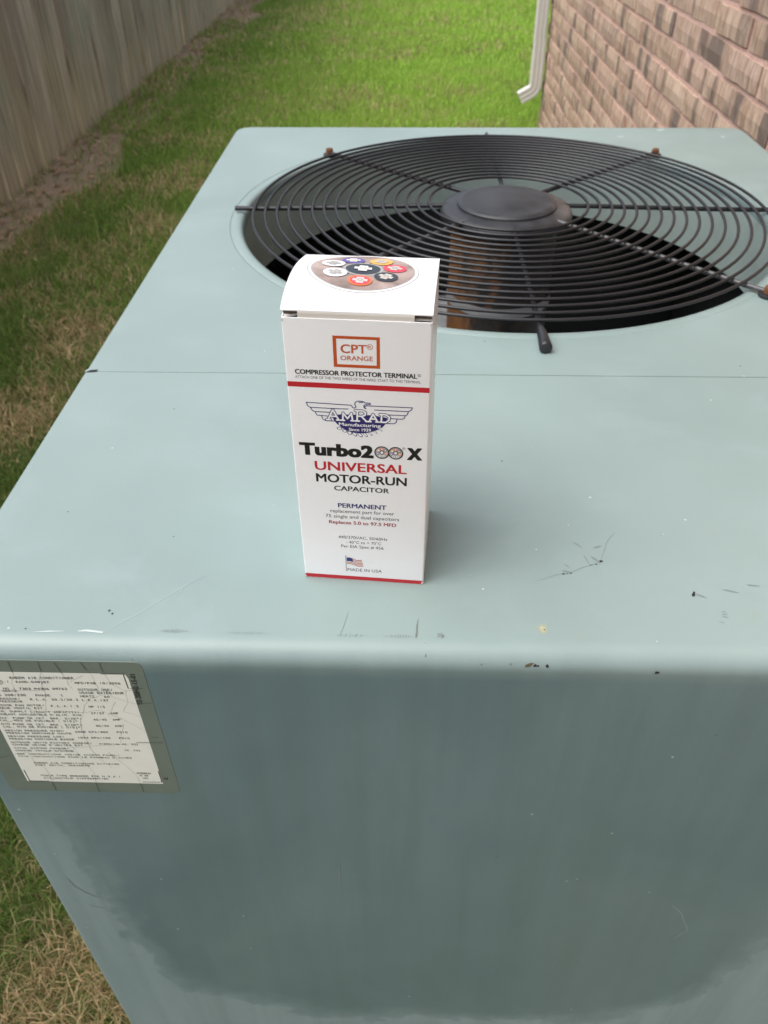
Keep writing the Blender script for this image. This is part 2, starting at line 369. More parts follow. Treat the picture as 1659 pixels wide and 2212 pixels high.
# ------------------------------------------------------------ grass (stuff): blades as one mesh
def blades(zones):
    VS = []; FQ = []; FT = []; CS = []; base = 0
    for (x0, x1, y0, y1, dens, L, W) in zones:
        n = int((x1-x0)*(y1-y0)*dens); x = np.random.rand(n)*(x1-x0)+x0; y = np.random.rand(n)*(y1-y0)+y0
        strip = -1.17-.012*(y-3)+(vnoise(x, y, 9, 2.0)-.5)*.38
        keep = ~((x < strip) & (np.random.rand(n) < .93-.35*(vnoise(x, y, 21, 1.7) > .66)))
        keep &= ~((x > -.02) & (x < .78) & (y > -.03) & (y < 1.05)); keep &= ~((x > .96) & (y < 4.55))
        thin = vnoise(x, y, 12, 9) < .22; keep &= ~(thin & (np.random.rand(n) < .5))
        x, y = x[keep], y[keep]; n = len(x)
        far = np.clip((y-1.5)/3.0, 0, 1); lush = np.clip((x+1.0)/1.2, 0, 1)
        pd = .38-.24*far*(.35+.65*lush)+(vnoise(x, y, 31, 4.2)-.5)*(1.5-.9*far)+(vnoise(x, y, 32, 8.0)-.5)*.5
        pd += np.clip(1-np.hypot(x+.15, y-.11)/.17, 0, 1)*1.0
        pd = np.clip(pd, .03, .95); dry = np.random.rand(n) < pd
        th = np.random.rand(n)*2*PI; lean = np.where(dry, .5+.8*np.random.rand(n), .25+.75*np.random.rand(n))
        l = L*(.5+.8*np.random.rand(n))*np.where(dry, .95, 1.0); w_ = W*(.6+.7*np.random.rand(n)); dx, dy = np.cos(th), np.sin(th)
        z0 = gh(x, y)+GZ-.003; px, py = -dy, dx
        rot = np.random.rand(n)*PI; px, py = np.cos(rot), np.sin(rot)
        l1 = l*.55; a1 = lean*.55; a2 = np.minimum(lean*1.35, 1.75)
        mx, my, mz = x+dx*np.sin(a1)*l1, y+dy*np.sin(a1)*l1, z0+np.cos(a1)*l1
        tx, ty, tz = mx+dx*np.sin(a2)*l*.45, my+dy*np.sin(a2)*l*.45, np.maximum(mz+np.cos(a2)*l*.45, z0+.002)
        P = np.stack([np.stack([x-px*w_/2, y-py*w_/2, z0], -1), np.stack([x+px*w_/2, y+py*w_/2, z0], -1),
                      np.stack([mx+px*w_*.42, my+py*w_*.42, mz], -1), np.stack([mx-px*w_*.42, my-py*w_*.42, mz], -1), np.stack([tx, ty, tz], -1)], 1)
        VS.append(P.reshape(-1, 3)); i = base+5*np.arange(n)
        FQ.append(np.stack([i, i+1, i+2, i+3], -1)); FT.append(np.stack([i+3, i+2, i+4], -1)); base += 5*n
        r = np.random.rand(n, 1); r2 = np.random.rand(n, 1)
        gr = np.array([.075, .145, .028])*(1-r)+np.array([.24, .34, .09])*r
        grf = np.array([.27, .45, .055])*(1-r)+np.array([.44, .62, .13])*r
        k = (far*(.3+.7*lush))[:, None]; gr = gr*(1-k)+grf*k
        dr = np.array([.34, .25, .13])*(1-r)+np.array([.68, .53, .33])*r; dr = np.where(r2 < .25, np.array([.28, .28, .12]), dr)
        c = np.where(dry[:, None], dr, gr); c = np.minimum(c*1.18, .8)*(.8+.4*np.random.rand(n, 1))
        CS.append(np.repeat(np.concatenate([c, np.ones((n, 1))], 1), 5, 0))
    V = np.concatenate(VS); Q = np.concatenate(FQ); T = np.concatenate(FT); C = np.concatenate(CS)
    me = bpy.data.meshes.new('lawn_grass'); me.vertices.add(len(V)); me.vertices.foreach_set('co', V.ravel())
    li = np.concatenate([Q.ravel(), T.ravel()]); me.loops.add(len(li)); me.loops.foreach_set('vertex_index', li)
    nf = len(Q)+len(T); me.polygons.add(nf); st = np.concatenate([np.arange(len(Q))*4, len(Q)*4+np.arange(len(T))*3])
    me.polygons.foreach_set('loop_start', st); me.update(calc_edges=True)
    at = me.color_attributes.new('col', 'FLOAT_COLOR', 'POINT'); at.data.foreach_set('color', C.astype(np.float32).ravel())
    me.materials.append(M['grass']); o = link('lawn_grass', me); return o
gr = blades([(-.50, .03, -.12, .75, 60000, .048, .0016), (-1.0, -.50, -.35, 1.2, 30000, .050, .0021), (-.50, .03, .75, 1.2, 34000, .050, .0021), (-.50, .03, -.35, -.12, 34000, .050, .0021), (-1.5, -1.0, -.6, 1.2, 14000, .055, .0026), (-1.48, .02, 1.2, 3.2, 17000, .055, .0032),
             (.0, .98, 1.05, 3.2, 5000, .055, .004), (-1.48, 1.0, 3.2, 6.0, 11000, .055, .0045), (-1.48, 3.2, 6.0, 11.0, 5200, .055, .007), (1.0, 3.2, 4.6, 6.0, 5000, .055, .006)])
gr['kind'] = 'stuff'; gr['label'] = 'patchy lawn of green and straw coloured grass blades'; gr['category'] = 'grass'
# dead leaves along the fence
mb = MB()
for i in range(1500):
    y = random.uniform(1.5, 9.5); x = -1.48+abs(random.gauss(0, .22)); s = random.uniform(.008, .022); a = random.uniform(0, 6.3); z = GZ+float(gh(np.array([x]), np.array([y]))[0])+.008
    ux, uy = math.cos(a)*s, math.sin(a)*s; k = random.uniform(.3, .6)
    mb.add([(x-ux, y-uy, z), (x+uy*k, y-ux*k, z+random.uniform(0, .012)), (x+ux, y+uy, z+random.uniform(-.003, .008)), (x-uy*k, y+ux*k, z+random.uniform(0, .01))], [(0, 1, 2, 3)])
lv = mb.build('leaf_litter', M['leaf']); lv['kind'] = 'stuff'; lv['label'] = 'brown dead leaves strewn on bare soil along the fence'; lv['category'] = 'leaves'

# ------------------------------------------------------------ wooden fence
FX = -1.50
fence = thing('wooden_fence', 'tall weathered grey board fence along the left of the lawn', 'fence', (FX, 3, GZ))
bms = []
for k in range(4):
    m = MB(); n = 5; wv = .138
    vs = []; rs = random.Random(k)
    for iz, z in enumerate(np.linspace(0, 1.80, 7)):
        o1, o2 = rs.uniform(-.0015, .0015), rs.uniform(-.0015, .0015); cup = rs.uniform(-.002, .002)
        vs += [(0, -wv/2+o1, z), (.016, -wv/2+o1, z), (.016+cup, 0, z), (.016, wv/2+o2, z), (0, wv/2+o2, z)]
    fs = [tuple(i*5+q for q in (j, (j+1) % 5))+tuple((i+1)*5+q for q in ((j+1) % 5, j)) for i in range(6) for j in range(5)]
    fs += [(4, 3, 2, 1, 0), tuple(30+q for q in range(5))]
    me = bpy.data.meshes.new('board'); me.from_pydata(vs, [], fs); me.materials.append(M['wood']); bms.append(me)
y = -2.0; i = 0
while y < 16:
    o = link('board', bms[random.randrange(4)], fence, (random.uniform(-.010, .010), y-3, random.uniform(-.045, -.02)))
    o.rotation_euler = (random.uniform(-.004, .004), 0, random.uniform(-.035, .035)); y += .145+random.uniform(0, .006)
for z in (-.55, .05, .70): MB().box((FX-.045, -2.1, z), (FX-.006, 16.1, z+.085)).build('rail', M['wood'], fence)
for k in range(8):
    MB().box((FX-.14, -2+2.4*k, GZ-.2), (FX-.046, -1.91+2.4*k, .85)).build('post', M['wood'], fence)

# ------------------------------------------------------------ house: brick wall, roof, downspout
HX, HY = .98, 4.53
house = thing('brick_house', 'single storey house wall of tumbled brown and pinkish brick at the right', 'house', (HX, 1, GZ))
MB().box((HX+.0068, -4, GZ-.3), (8, HY-.007, 1.75)).build('wall', M['mortar'], house)
PITCHZ, PY, BH = .068, .232, .0550
def brick_geo(L, seed):
    rs = random.Random(seed); nL, nH = 7, 3; H = BH; vs = []; fs = []
    for a in range(nL):
        for b in range(nH):
            yy = -L/2+L*a/(nL-1); zz = -H/2+H*b/(nH-1); e = (a in (0, nL-1)) or (b in (0, nH-1))
            if a in (0, nL-1): yy += rs.uniform(-.002, .002)
            if b in (0, nH-1): zz += rs.uniform(-.0018, .0018)
            vs.append((rs.uniform(0, .0012)+(.0028 if e else 0), yy, zz))
    for a in range(nL-1):
        for b in range(nH-1): fs.append((a*nH+b, a*nH+b+1, (a+1)*nH+b+1, (a+1)*nH+b))
    rim = [a*nH for a in range(nL)]+[(nL-1)*nH+b for b in range(1, nH)]+[a*nH+nH-1 for a in range(nL-2, -1, -1)]+[b for b in range(nH-2, 0, -1)]
    base = len(vs)
    for i in rim: vs.append((.03, vs[i][1], vs[i][2]))
    for q in range(len(rim)):
        q2 = (q+1) % len(rim); fs.append((rim[q2], rim[q], base+q, base+q2))
    return vs, fs
full = [brick_geo(PY-.011, s) for s in range(8)]; fullm = []
for vs, fs in full:
    me = bpy.data.meshes.new('brick'); me.from_pydata(vs, [], fs); me.materials.append(M['brick']); fullm.append(me)
rest = MB(); nb = 0
for k in range(-13, 26):
    zc = -.020+PITCHZ*k+PITCHZ/2
    y = 1.81-PY*30+(0 if k % 2 else PY/2)
    while y < HY:
        y0, y1 = y+.0055, min(y+PY-.0055, HY); y += PY
        if y1 < -3.9 or y1-y0 < .03: continue
        L = y1-y0; cx = HX+random.uniform(-.0025, .0025); cy = (y0+y1)/2
        if .95 < y1 and zc < .20 and nb < 296:
            if L > PY-.012: o = link('brick', fullm[random.randrange(8)], house, (cx-HX, cy-1, zc-GZ))
            else:
                vs, fs = brick_geo(L, int(y0*1000)+k); me = bpy.data.meshes.new('brick'); me.from_pydata(vs, [], fs); me.materials.append(M['brick'])
                o = link('brick', me, house, (cx-HX, cy-1, zc-GZ))
            o.rotation_euler = (random.uniform(-.004, .004), random.uniform(-.01, .01), random.uniform(-.006, .006)); nb += 1
        else:
            vs, fs = brick_geo(L, nb+int(y0*100)); rest.add([(v[0]+cx, v[1]+cy, v[2]+zc) for v in vs], fs)
    x = HX+.001+(.1 if k % 2 else 0)     # return wall round the corner
    while x < 7.8:
        x1 = min(x+PY-.011, 7.9); rest.add([(x+ (v[1]+(PY-.011)/2), HY+.003-v[0], v[2]+zc) for v in full[k % 8][0]], full[k % 8][1]); x += PY
rb = rest.build('brick_courses', M['brickm'], house); rb['kind'] = 'stuff'
MB().box((HX-.16, -4.4, 1.70), (8.4, HY+.16, 1.73)).build('unseen_soffit', M['unseen_soffit'], house)  # unseen roof and eave, added to block sky; overhang cut to brighten brick
MB().box((HX-.19, -4.4, 1.68), (HX-.162, HY+.19, 1.86)).build('unseen_fascia', M['unseen_soffit'], house)
MB().prism([(HX-.24, 1.865), (4.5, 3.6), (9.0, 1.865), (4.5, 1.87)], -4.5, HY+.5, 1).build('unseen_roof', M['shingle'], house)
MB().prism([(HX-.30, 1.74), (HX-.195, 1.74), (HX-.195, 1.85), (HX-.32, 1.85)], -4.5, HY+.5, 1).build('gutter', M['spout'], house)
# downspout: fluted rectangular pipe with an elbow kicking out to the left
def spout_section(cx, cy, cz, dirx, dirz, wx=.060, wy=.045):
    # corrugated cross-section in the plane normal to (dirx, dirz) in XZ
    nx_, nz_ = -dirz, dirx; pts = []
    prof = []
    for (a, b, c_, d) in ((-1, -1, 1, -1), (1, -1, 1, 1), (1, 1, -1, 1), (-1, 1, -1, -1)):
        for q in range(6):
            t_ = q/6; u = a+(c_-a)*t_; v = b+(d-b)*t_; dip = .90 if q in (2, 4) else 1.0; 
            if q == 0: u *= .93; v *= .93
            prof.append((u*(dip if abs(u) == 1 else 1), v*(dip if abs(v) == 1 else 1)))
    for u, v in prof: pts.append((cx+nx_*u*wx/2, cy+v*wy/2, cz+nz_*u*wx/2))
    return pts
def sweep(path):
    m = MB(); secs = [spout_section(*p) for p in path]; n = len(secs[0]); v = [q for s_ in secs for q in s_]; f = []
    for i in range(len(secs)-1):
        for k in range(n): f.append((i*n+k, i*n+(k+1) % n, (i+1)*n+(k+1) % n, (i+1)*n+k))
    return m.add(v, f)
SY = 4.485; px_ = .938
down = sweep([(px_-.003, SY, z, 0, -1) for z in (1.70, .6, -.2, -.44)]).build('downspout', M['spout'], house)
down['label'] = 'white fluted metal downspout at the house corner, its elbow kicking out over the grass'
sweep([(px_, SY, -.43, 0, -1, .063, .048), (px_, SY, -.645, 0, -1, .063, .048)]+[(px_-.045*(1-math.cos(a)), SY, -.645-.045*math.sin(a), -math.sin(a), -math.cos(a), .063, .048) for a in [R(q) for q in (10, 20, 30, 40, 50, 62)]]
      +[(px_-.045*(1-math.cos(R(62)))-.062*math.sin(R(62)), SY, -.645-.045*math.sin(R(62))-.062*math.cos(R(62)), -math.sin(R(62)), -math.cos(R(62)), .063, .048)]).build('elbow', M['spout'], down)
MB().box((px_-.034, SY-.027, -.20), (HX, SY+.027, -.175)).build('strap', M['spout'], down)

# ------------------------------------------------------------ pad and air conditioner
XL, XR, YF, YB = .0068, .7512, .2842, 1.0133
FC = (.370, .652)
pad = MB().prism([(XL-.06, -.06), (XR+.06, -.06), (XR+.06, YB+.06), (XL-.06, YB+.06)], GZ-.05, -.802, 2).build('equipment_pad', M['concrete'])
pad['label'] = 'low concrete pad under the sage green air conditioner'; pad['category'] = 'pad'
ac = thing('air_conditioner', 'sage green metal outdoor air conditioner with round black fan guard on top', 'air conditioner', ((XL+XR)/2, YB/2, -.80))
# front cover: one folded sheet, top into front with a rounded bend
prof = [(YF, 0.0), (.20, 0), (.10, 0), (.04, 0), (.0135, 0)]; RB = .0115
for a in range(0, 91, 10): prof.append((RB-RB*math.sin(R(a)), -RB+RB*math.cos(R(a))))
prof += [(0, -.0135), (0, -.04), (0, -.2), (0, -.4), (0, -.6), (0, -.80), (YF, -.80)]
def inset(prof, d):
    out = []; n = len(prof)
    for i, p in enumerate(prof):
        a, b = Vector(prof[i-1]), Vector(prof[(i+1) % n]); q = Vector(p); e1 = (q-a).normalized(); e2 = (b-q).normalized()
        n1, n2 = Vector((-e1.y, e1.x)), Vector((-e2.y, e2.x)); m_ = (n1+n2).normalized(); out.append(q+m_*d/max(.3, m_.dot(n1)))
    return out
area = sum(prof[i-1][0]*prof[i][1]-prof[i][0]*prof[i-1][1] for i in range(len(prof))); sg = 1 if area > 0 else -1
loops = []
for x, d in ((0, .0030), (.0005, .0016), (.0014, .0006), (.0030, 0)): loops.append((XL+x, inset(prof, sg*d)))
for x in [XL+.0045]+list(np.linspace(XL+.06, XR-.06, 8))+[XR-.0045]: loops.append((x, prof))
for x, d in ((.0030, 0), (.0014, .0006), (.0005, .0016), (0, .0030)): loops.append((XR-x, inset(prof, sg*d)))
v = [(x, p[0], p[1]) for x, pr in loops for p in pr]; n = len(prof)
f = [(i*n+k, (i+1)*n+k, (i+1)*n+(k+1) % n, i*n+(k+1) % n) for i in range(len(loops)-1) for k in range(n)]
f += [tuple(range(n-1, -1, -1)), tuple((len(loops)-1)*n+k for k in range(n))]
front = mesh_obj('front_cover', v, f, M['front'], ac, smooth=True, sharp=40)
MB().box((XL+.012, YF-.004, -.006), (XR-.004, YF+.006, -.0016)).build('seam_flange', M['coil'], ac)
MB().prism([(XL+.0012, -.0012), (XL+.0065, -.0012), (XL+.0065, .0022), (XL+.0012, .0006)], -.03, -.0006, 2)
notch = MB().add([(XL+.0012, YF-.0015, .0004), (XL+.0100, YF-.0005, .0004), (XL+.0105, YF+.0030, .0004), (XL+.0050, YF+.0022, .0004)], [(0, 1, 2, 3)]).build('seam_gap', M['dark'], ac)

# top panel with round opening
y0, y1 = YF+.0013, YB; out = []
def arc(cx, cy, r, a0, a1, n=7): return [(cx+r*math.cos(R(a0+(a1-a0)*i/n)), cy+r*math.sin(R(a0+(a1-a0)*i/n))) for i in range(n+1)]
out = arc(XR-.001, y0+.001, .001, -90, 0, 2)+arc(XR-.022, y1-.022, .022, 0, 90)+arc(XL+.022, y1-.022, .022, 90, 180)+arc(XL+.001, y0+.001, .001, 180, 270, 2)
angs = sorted(set([round(math.atan2(p[1]-FC[1], p[0]-FC[0]), 5) for p in out]+[round(-PI+2*PI*i/240, 5) for i in range(240)]))
def hit(a):
    d = Vector((math.cos(a), math.sin(a))); best = None
    for i in range(len(out)):
        p, q = Vector(out[i-1])-Vector(FC), Vector(out[i])-Vector(FC); e = q-p; den = d.x*e.y-d.y*e.x
        if abs(den) < 1e-12: continue
        t_ = (p.x*e.y-p.y*e.x)/den; s_ = (p.x*d.y-p.y*d.x)/den
        if t_ > 0 and -1e-6 <= s_ <= 1+1e-6 and (best is None or t_ > best): best = t_
    return best
N = len(angs); V = []; F = []
def outline(d):
    f_ = d*.15
    return arc(XR-d-.001, y0+f_+.001, .001, -90, 0, 2)+arc(XR-.022, y1-.022, .022-d, 0, 90)+arc(XL+.022, y1-.022, .022-d, 90, 180)+arc(XL+d+.001, y0+f_+.001, .001, 180, 270, 2)
def inset_loop(d):
    global out
    out = outline(d); return [(FC[0]+math.cos(a)*hit(a), FC[1]+math.sin(a)*hit(a)) for a in angs]
rad = [hit(a) for a in angs]
def zz(i, z):
    p = FC[1]+math.sin(angs[i])*rad[i]; return z*.12 if (p < y0+.002 and z > -.01) else z
for d, z in ((0, -.030), (0, -.0040), (.0004, -.0022), (.0014, -.0008), (.0034, 0)):
    V += [(*q_, zz(i, z)) for i, q_ in enumerate(inset_loop(d))]
V += [(*q_, 0) for q_ in inset_loop(.0055)]
for r, z in ((.3165, 0), (.3080, 0), (.3072, 0), (.3066, -.0006), (.3056, -.0008), (.3047, -.0006), (.3040, 0), (.2975, 0), (.2950, -.0007), (.2932, -.0025), (.2922, -.0055), (.2918, -.0110)):
    V += [(FC[0]+math.cos(a)*r, FC[1]+math.sin(a)*r, z) for a in angs]
for j in range(17):
    for i in range(N): F.append((j*N+i, j*N+(i+1) % N, (j+1)*N+(i+1) % N, (j+1)*N+i))
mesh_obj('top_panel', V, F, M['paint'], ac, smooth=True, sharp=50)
MB().lathe([(.2918, -.011), (.2920, -.03), (.2945, -.060), (.300, -.097), (.306, -.097)], (*FC, 0), 128, caps=False).build('fan_shroud', M['venturi'], ac, smooth=True, sharp=60)
# cabinet sides: corner posts, louvres and the dark coil behind
c0, c1, d0, d1 = XL+.004, XR-.004, YF+.003, YB-.004
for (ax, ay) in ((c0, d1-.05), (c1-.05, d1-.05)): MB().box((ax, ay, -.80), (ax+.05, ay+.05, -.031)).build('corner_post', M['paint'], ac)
lou = MB().prism([(0, 0), (.014, .010), (.014, .013), (0, .004)], 0, .66, 1)
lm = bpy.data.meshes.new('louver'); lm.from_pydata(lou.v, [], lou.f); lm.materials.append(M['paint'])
r0 = Vector(ac.location)
for k in range(24):
    z = -.77+.0305*k
    o = link('louver', lm, ac, Vector((c0, d0+.003, z))-r0)
    o = link('louver', lm, ac, Vector((c1, d0+.663, z))-r0); o.rotation_euler = (0, 0, PI)
    o = link('louver', lm, ac, Vector((c0+.045, d1, z))-r0); o.rotation_euler = (0, 0, -PI/2)
mb = MB(); q = .030
for a, b in (((c0+q, d0+.002), (c0+q+.02, d1-q)), ((c1-q-.02, d0+.002), (c1-q, d1-q)), ((c0+q+.021, d1-q-.02), (c1-q-.021, d1-q)), ((c0+q+.021, d0+.002), (c1-q-.021, d0+.012))): mb.box((*a, -.79), (*b, -.032))
mb.build('coil', M['coil'], ac)
MB().box((c0+.002, d0, -.80), (c1-.002, d1-.002, -.791)).build('base_pan', M['dark'], ac)
mb = MB().lathe([(.02, -.30), (.07, -.315), (.095, -.36), (.10, -.42), (.10, -.70), (.09, -.79)], (.50, .60, 0), 40); mb.build('compressor', M['dark'], ac, smooth=True)

# fan guard: rings, spokes, motor cover
GC = (.3745, .648)
NR = 16
for k in range(NR):
    r = .0885+(.2850-.0885)*k/(NR-1); z = .0085+.004*(1-k/(NR-1))
    pts = [(GC[0]+r*math.cos(2*PI*i/96), GC[1]+r*math.sin(2*PI*i/96), z) for i in range(96)]
    MB().tube(pts, .00165, 8, closed=True).build('wire_ring', M['wire'], ac, smooth=True, sharp=80)
for k in range(8):
    a = .0040+k*PI/4; c_, s_ = math.cos(a), math.sin(a)
    tip = {6: .327, 4: .3085, 2: .309, 0: .3085}.get(k, .3075)
    rr = [.055, .10, .2, .285, .296, tip]; zc = [.0085, .0078, .0055, .0042, .0045, .0045]
    th = [.0026]*5+[.0030 if k in (0, 4, 6) else .0026]
    sp = MB().tube([(GC[0]+r*c_, GC[1]+r*s_, z) for r, z in zip(rr, zc)], th, 8).build('spoke', M['greywire' if k in (5, 7) else 'wire'], ac, smooth=True, sharp=60)  # front diagonal spokes in a lighter mottled grey
    cx, cy = GC[0]+tip*c_, GC[1]+tip*s_
    if k == 6:
        MB().tube([(GC[0]+r*c_, GC[1]+r*s_, .0048) for r in (.292, .298, .318, .3275, .3285)], [.0030, .0040, .0050, .0054, .0044], 14).build('rubber_end', M['wire'], sp, smooth=True, sharp=60)
    elif k in (1, 3, 5, 7):
        MB().lathe([(.0085, .0008), (.0085, .0030), (.0075, .0036)], (cx, cy, 0), 20).build('clip', M['wire'], sp, smooth=True, sharp=40)
        MB().lathe([(.0048, .0036), (.0048, .0085), (.0040, .0100), (.0010, .0104)], (cx, cy, 0), 6).build('screw', M['rust'], sp)
cov = MB().lathe([(.070, -.0040), (.0735, -.0010), (.0735, .0050), (.0715, .0085), (.067, .0105), (.058, .0112), (.055, .0120)], (GC[0]-.002, GC[1]-.006, .000), 72).build('motor_cover', M['cap'], ac, smooth=True, sharp=50)
MB().lathe([(.0555, .0100), (.0552, .0140), (.0530, .0160), (.049, .0166), (.047, .0163), (.030, .0178), (.012, .0184), (.002, .0185)], (GC[0]-.002, GC[1]-.006, .000), 72).build('cover_dome', M['cap'], cov, smooth=True, sharp=40)
# motor, blades under it
MB().lathe([(.020, .004), (.058, -.003), (.0605, -.012), (.0605, -.180), (.055, -.196), (.015, -.200)], (GC[0]-.002, GC[1], 0), 48).build('fan_motor', M['motor'], ac, smooth=True, sharp=40)
MB().lathe([(.0620, -.088), (.0620, -.100)], (GC[0]-.002, GC[1], 0), 48, caps=False).build('motor_band', M['blade'], ac, smooth=True)
MB().lathe([(.012, -.201), (.045, -.203), (.045, -.24), (.01, -.245)], (GC[0]-.002, GC[1], 0), 32).build('fan_hub', M['dark'], ac, smooth=True, sharp=40)
for k, a0 in enumerate((228, 348, 108)):
    vs = []; fs = []
    for i in range(9):
        r = .04+.225*i/8; half = R(20+14*i/8); tw = .055*(1-.5*i/8)
        for j in range(6):
            t_ = j/5*2-1; a = R(a0)+half*t_; vs.append((GC[0]+r*math.cos(a), GC[1]+r*math.sin(a), -.215+tw*t_*.6-.008*t_*t_))
    fs = [(i*6+j, i*6+j+1, (i+1)*6+j+1, (i+1)*6+j) for i in range(8) for j in range(5)]
    bl = mesh_obj('fan_blade', vs, fs, M['blade'], ac, smooth=True, sharp=180)
    so = bl.modifiers.new('solid', 'SOLIDIFY'); so.thickness = .0015

# ------------------------------------------------------------ rating label on the front
def fface(u, v, layer): return (u/1000, -.00025-.00007*layer, v/1000)
def rrect(x0, y0, x1, y1, r, n=5):
    o = []
    for cx, cy, a in ((x1-r, y1-r, 0), (x0+r, y1-r, 90), (x0+r, y0+r, 180), (x1-r, y0+r, 270)):
        o += [(cx+r*math.cos(R(a+90*i/n)), cy+r*math.sin(R(a+90*i/n))) for i in range(n+1)]
    return o
def sheet(poly, t=.0002):
    m = MB(); return m.prism([(u/1000, v/1000) for u, v in poly], -t, 0.0005, 1)
lab = sheet(rrect(18.5, -134.3, 125.4, -8.8, 4)).build('rating_label', M['stk_grey'], ac); lab['label'] = 'cracked grey and white rating label stuck on the front'
Flat(fface).poly([(31.8, -123.9), (116.2, -123.9), (116.2, -22.5), (115.3, -19.2), (113.5, -18.3), (31.8, -18.3)]).build('label_field', M['stk_white'], lab)
LT = [
("MODEL NO./",32.9,-27.4,50.6,-27.3,1.9),("RHEEM AIR CONDITIONER",51.7,-24.2,86.6,-23.5,2.1),("RAND-048JBZ",54.1,-27.5,72.4,-27.1,1.9),("MFD/FAB 10/2006",86.2,-27.5,111.1,-27.2,1.9),
("MODELE N\u00b0",32.9,-29.4,47.3,-29.3,1.6),("SERIAL NO./",32.9,-33.6,52.1,-33.5,2.0),("7303 M4306 09762",54.1,-33.5,80.7,-32.8,2.0),("OUTDOOR USE/",86.3,-33.2,105.6,-33.0,2.0),
("NO. SERIE",37.4,-35.6,52.5,-35.4,1.7),("USAGE EXT\u00c9RIEUR",86.4,-35.9,111.1,-35.6,2.0),("VOLTS 208/230",34.0,-39.4,56.2,-38.9,2.0),("PHASE",61.5,-38.9,69.7,-38.7,1.9),("HERTZ",86.3,-38.9,94.1,-38.9,1.8),("60",99.3,-39.0,102.5,-38.9,1.8),
("COMPRESSOR/",34.2,-42.5,52.1,-42.3,1.8),("R.L.A. 20.2/20.2",57.5,-42.6,84.4,-42.1,1.9),("L.R.A.137",86.4,-42.3,101.1,-42.2,1.9),("COMPRESSEUR",34.2,-45.0,52.8,-44.6,1.8),
("OUTDOOR FAN MOTOR/",34.2,-48.5,64.0,-47.8,1.8),("F.L.A.1.2",67.5,-48.3,83.2,-48.0,1.9),("HP 1/5",88.7,-48.2,97.8,-48.1,1.9),("MOTEUR VENTIL EXT.",34.2,-51.0,63.9,-50.4,1.8),
("MIN. SUPPLY CIRCUIT AMPACITY/",34.2,-53.9,82.2,-53.6,1.7),("27/27  AMP",88.4,-54.1,104.0,-53.8,1.8),("COURANT ADMISSIBLE D'ALIM. MIN",34.2,-56.6,82.4,-56.1,1.7),
("MAX. FUSE OR CKT. BRK. SIZE*/",34.3,-60.1,82.0,-59.4,1.7),("45/45  AMP",88.4,-60.1,104.0,-59.7,1.8),("CAL. MAX DE FUSIBLE / DISJ*",34.4,-62.4,79.0,-61.9,1.7),
("MIN FUSE OR CKT. BRK. SIZE*/",34.1,-65.9,80.5,-65.4,1.7),("35/35  AMP",88.3,-65.9,103.9,-65.7,1.8),("CAL. MIN DE FUSIBLE / DISJ*",34.3,-68.4,79.2,-67.8,1.8),
("DESIGN PRESSURE HIGH/",34.2,-72.1,68.9,-71.4,1.7),("2068 KPA/300   PSIG",74.8,-72.1,105.4,-71.6,1.8),("PRESSION NOMINALE HAUTE",34.4,-74.5,72.5,-73.8,1.7),
("DESIGN PRESSURE LOW/",34.2,-77.7,67.4,-77.2,1.7),("1034 KPA/150   PSIG",75.0,-77.8,105.5,-77.4,1.8),("PRESSION NOMINALE BASSE",34.3,-80.3,72.6,-79.6,1.7),
("OUTDOOR UNITS FACTORY CHARGE/",34.2,-83.7,82.2,-83.1,1.7),("4139G/146 OZ. R22",86.1,-83.4,109.1,-83.3,1.5),("CHARGE USINE D'UNIT\u00c9S EXT",34.3,-86.0,76.1,-85.5,1.7),
("TOTAL SYSTEM CHARGE/",34.2,-89.4,67.0,-88.8,1.6),("OZ. R22",99.9,-89.3,109.1,-89.3,1.4),("CHARGE TOTALE SYST\u00c8ME",34.3,-91.9,69.2,-91.4,1.6),
("SEE INSTRUCTIONS INSIDE ACCESS PANEL/",34.2,-95.3,95.6,-94.8,1.5),("VOIR INSTRUCTIONS DANS LE PANNEAU D'ACC\u00c8S",34.1,-97.8,102.5,-97.2,1.5),
("RHEEM AIR CONDITIONING DIVISION",41.7,-104.5,93.3,-104.1,1.7),("FORT SMITH, ARKANSAS",41.9,-106.9,75.2,-106.3,1.6),
("*HACR TYPE BREAKER FOR U.S.A./",41.9,-118.1,91.5,-117.7,1.8),("DISJONCTEUR DIFF\u00c9RENTIEL",43.3,-120.8,83.6,-120.3,1.6),
("ASSEMBLED",102.0,-113.4,110.9,-113.4,1.7),("IN THE",103.1,-115.9,108.7,-115.9,1.6),("USA",105.0,-118.7,108.0,-118.7,1.6)]
for t_, a, b, c_, d, h in LT: Flat(fface).text(t_, a, b, c_, d, h, bold=.013, layer=1, mono=True).build('printed_text', M['stk_ink'], lab)
Flat(fface).line([(76.2, -38.8), (76.2, -36.9), (75.6, -37.2)], .35, 1, joint=False).build('printed_text', M['stk_ink'], lab)
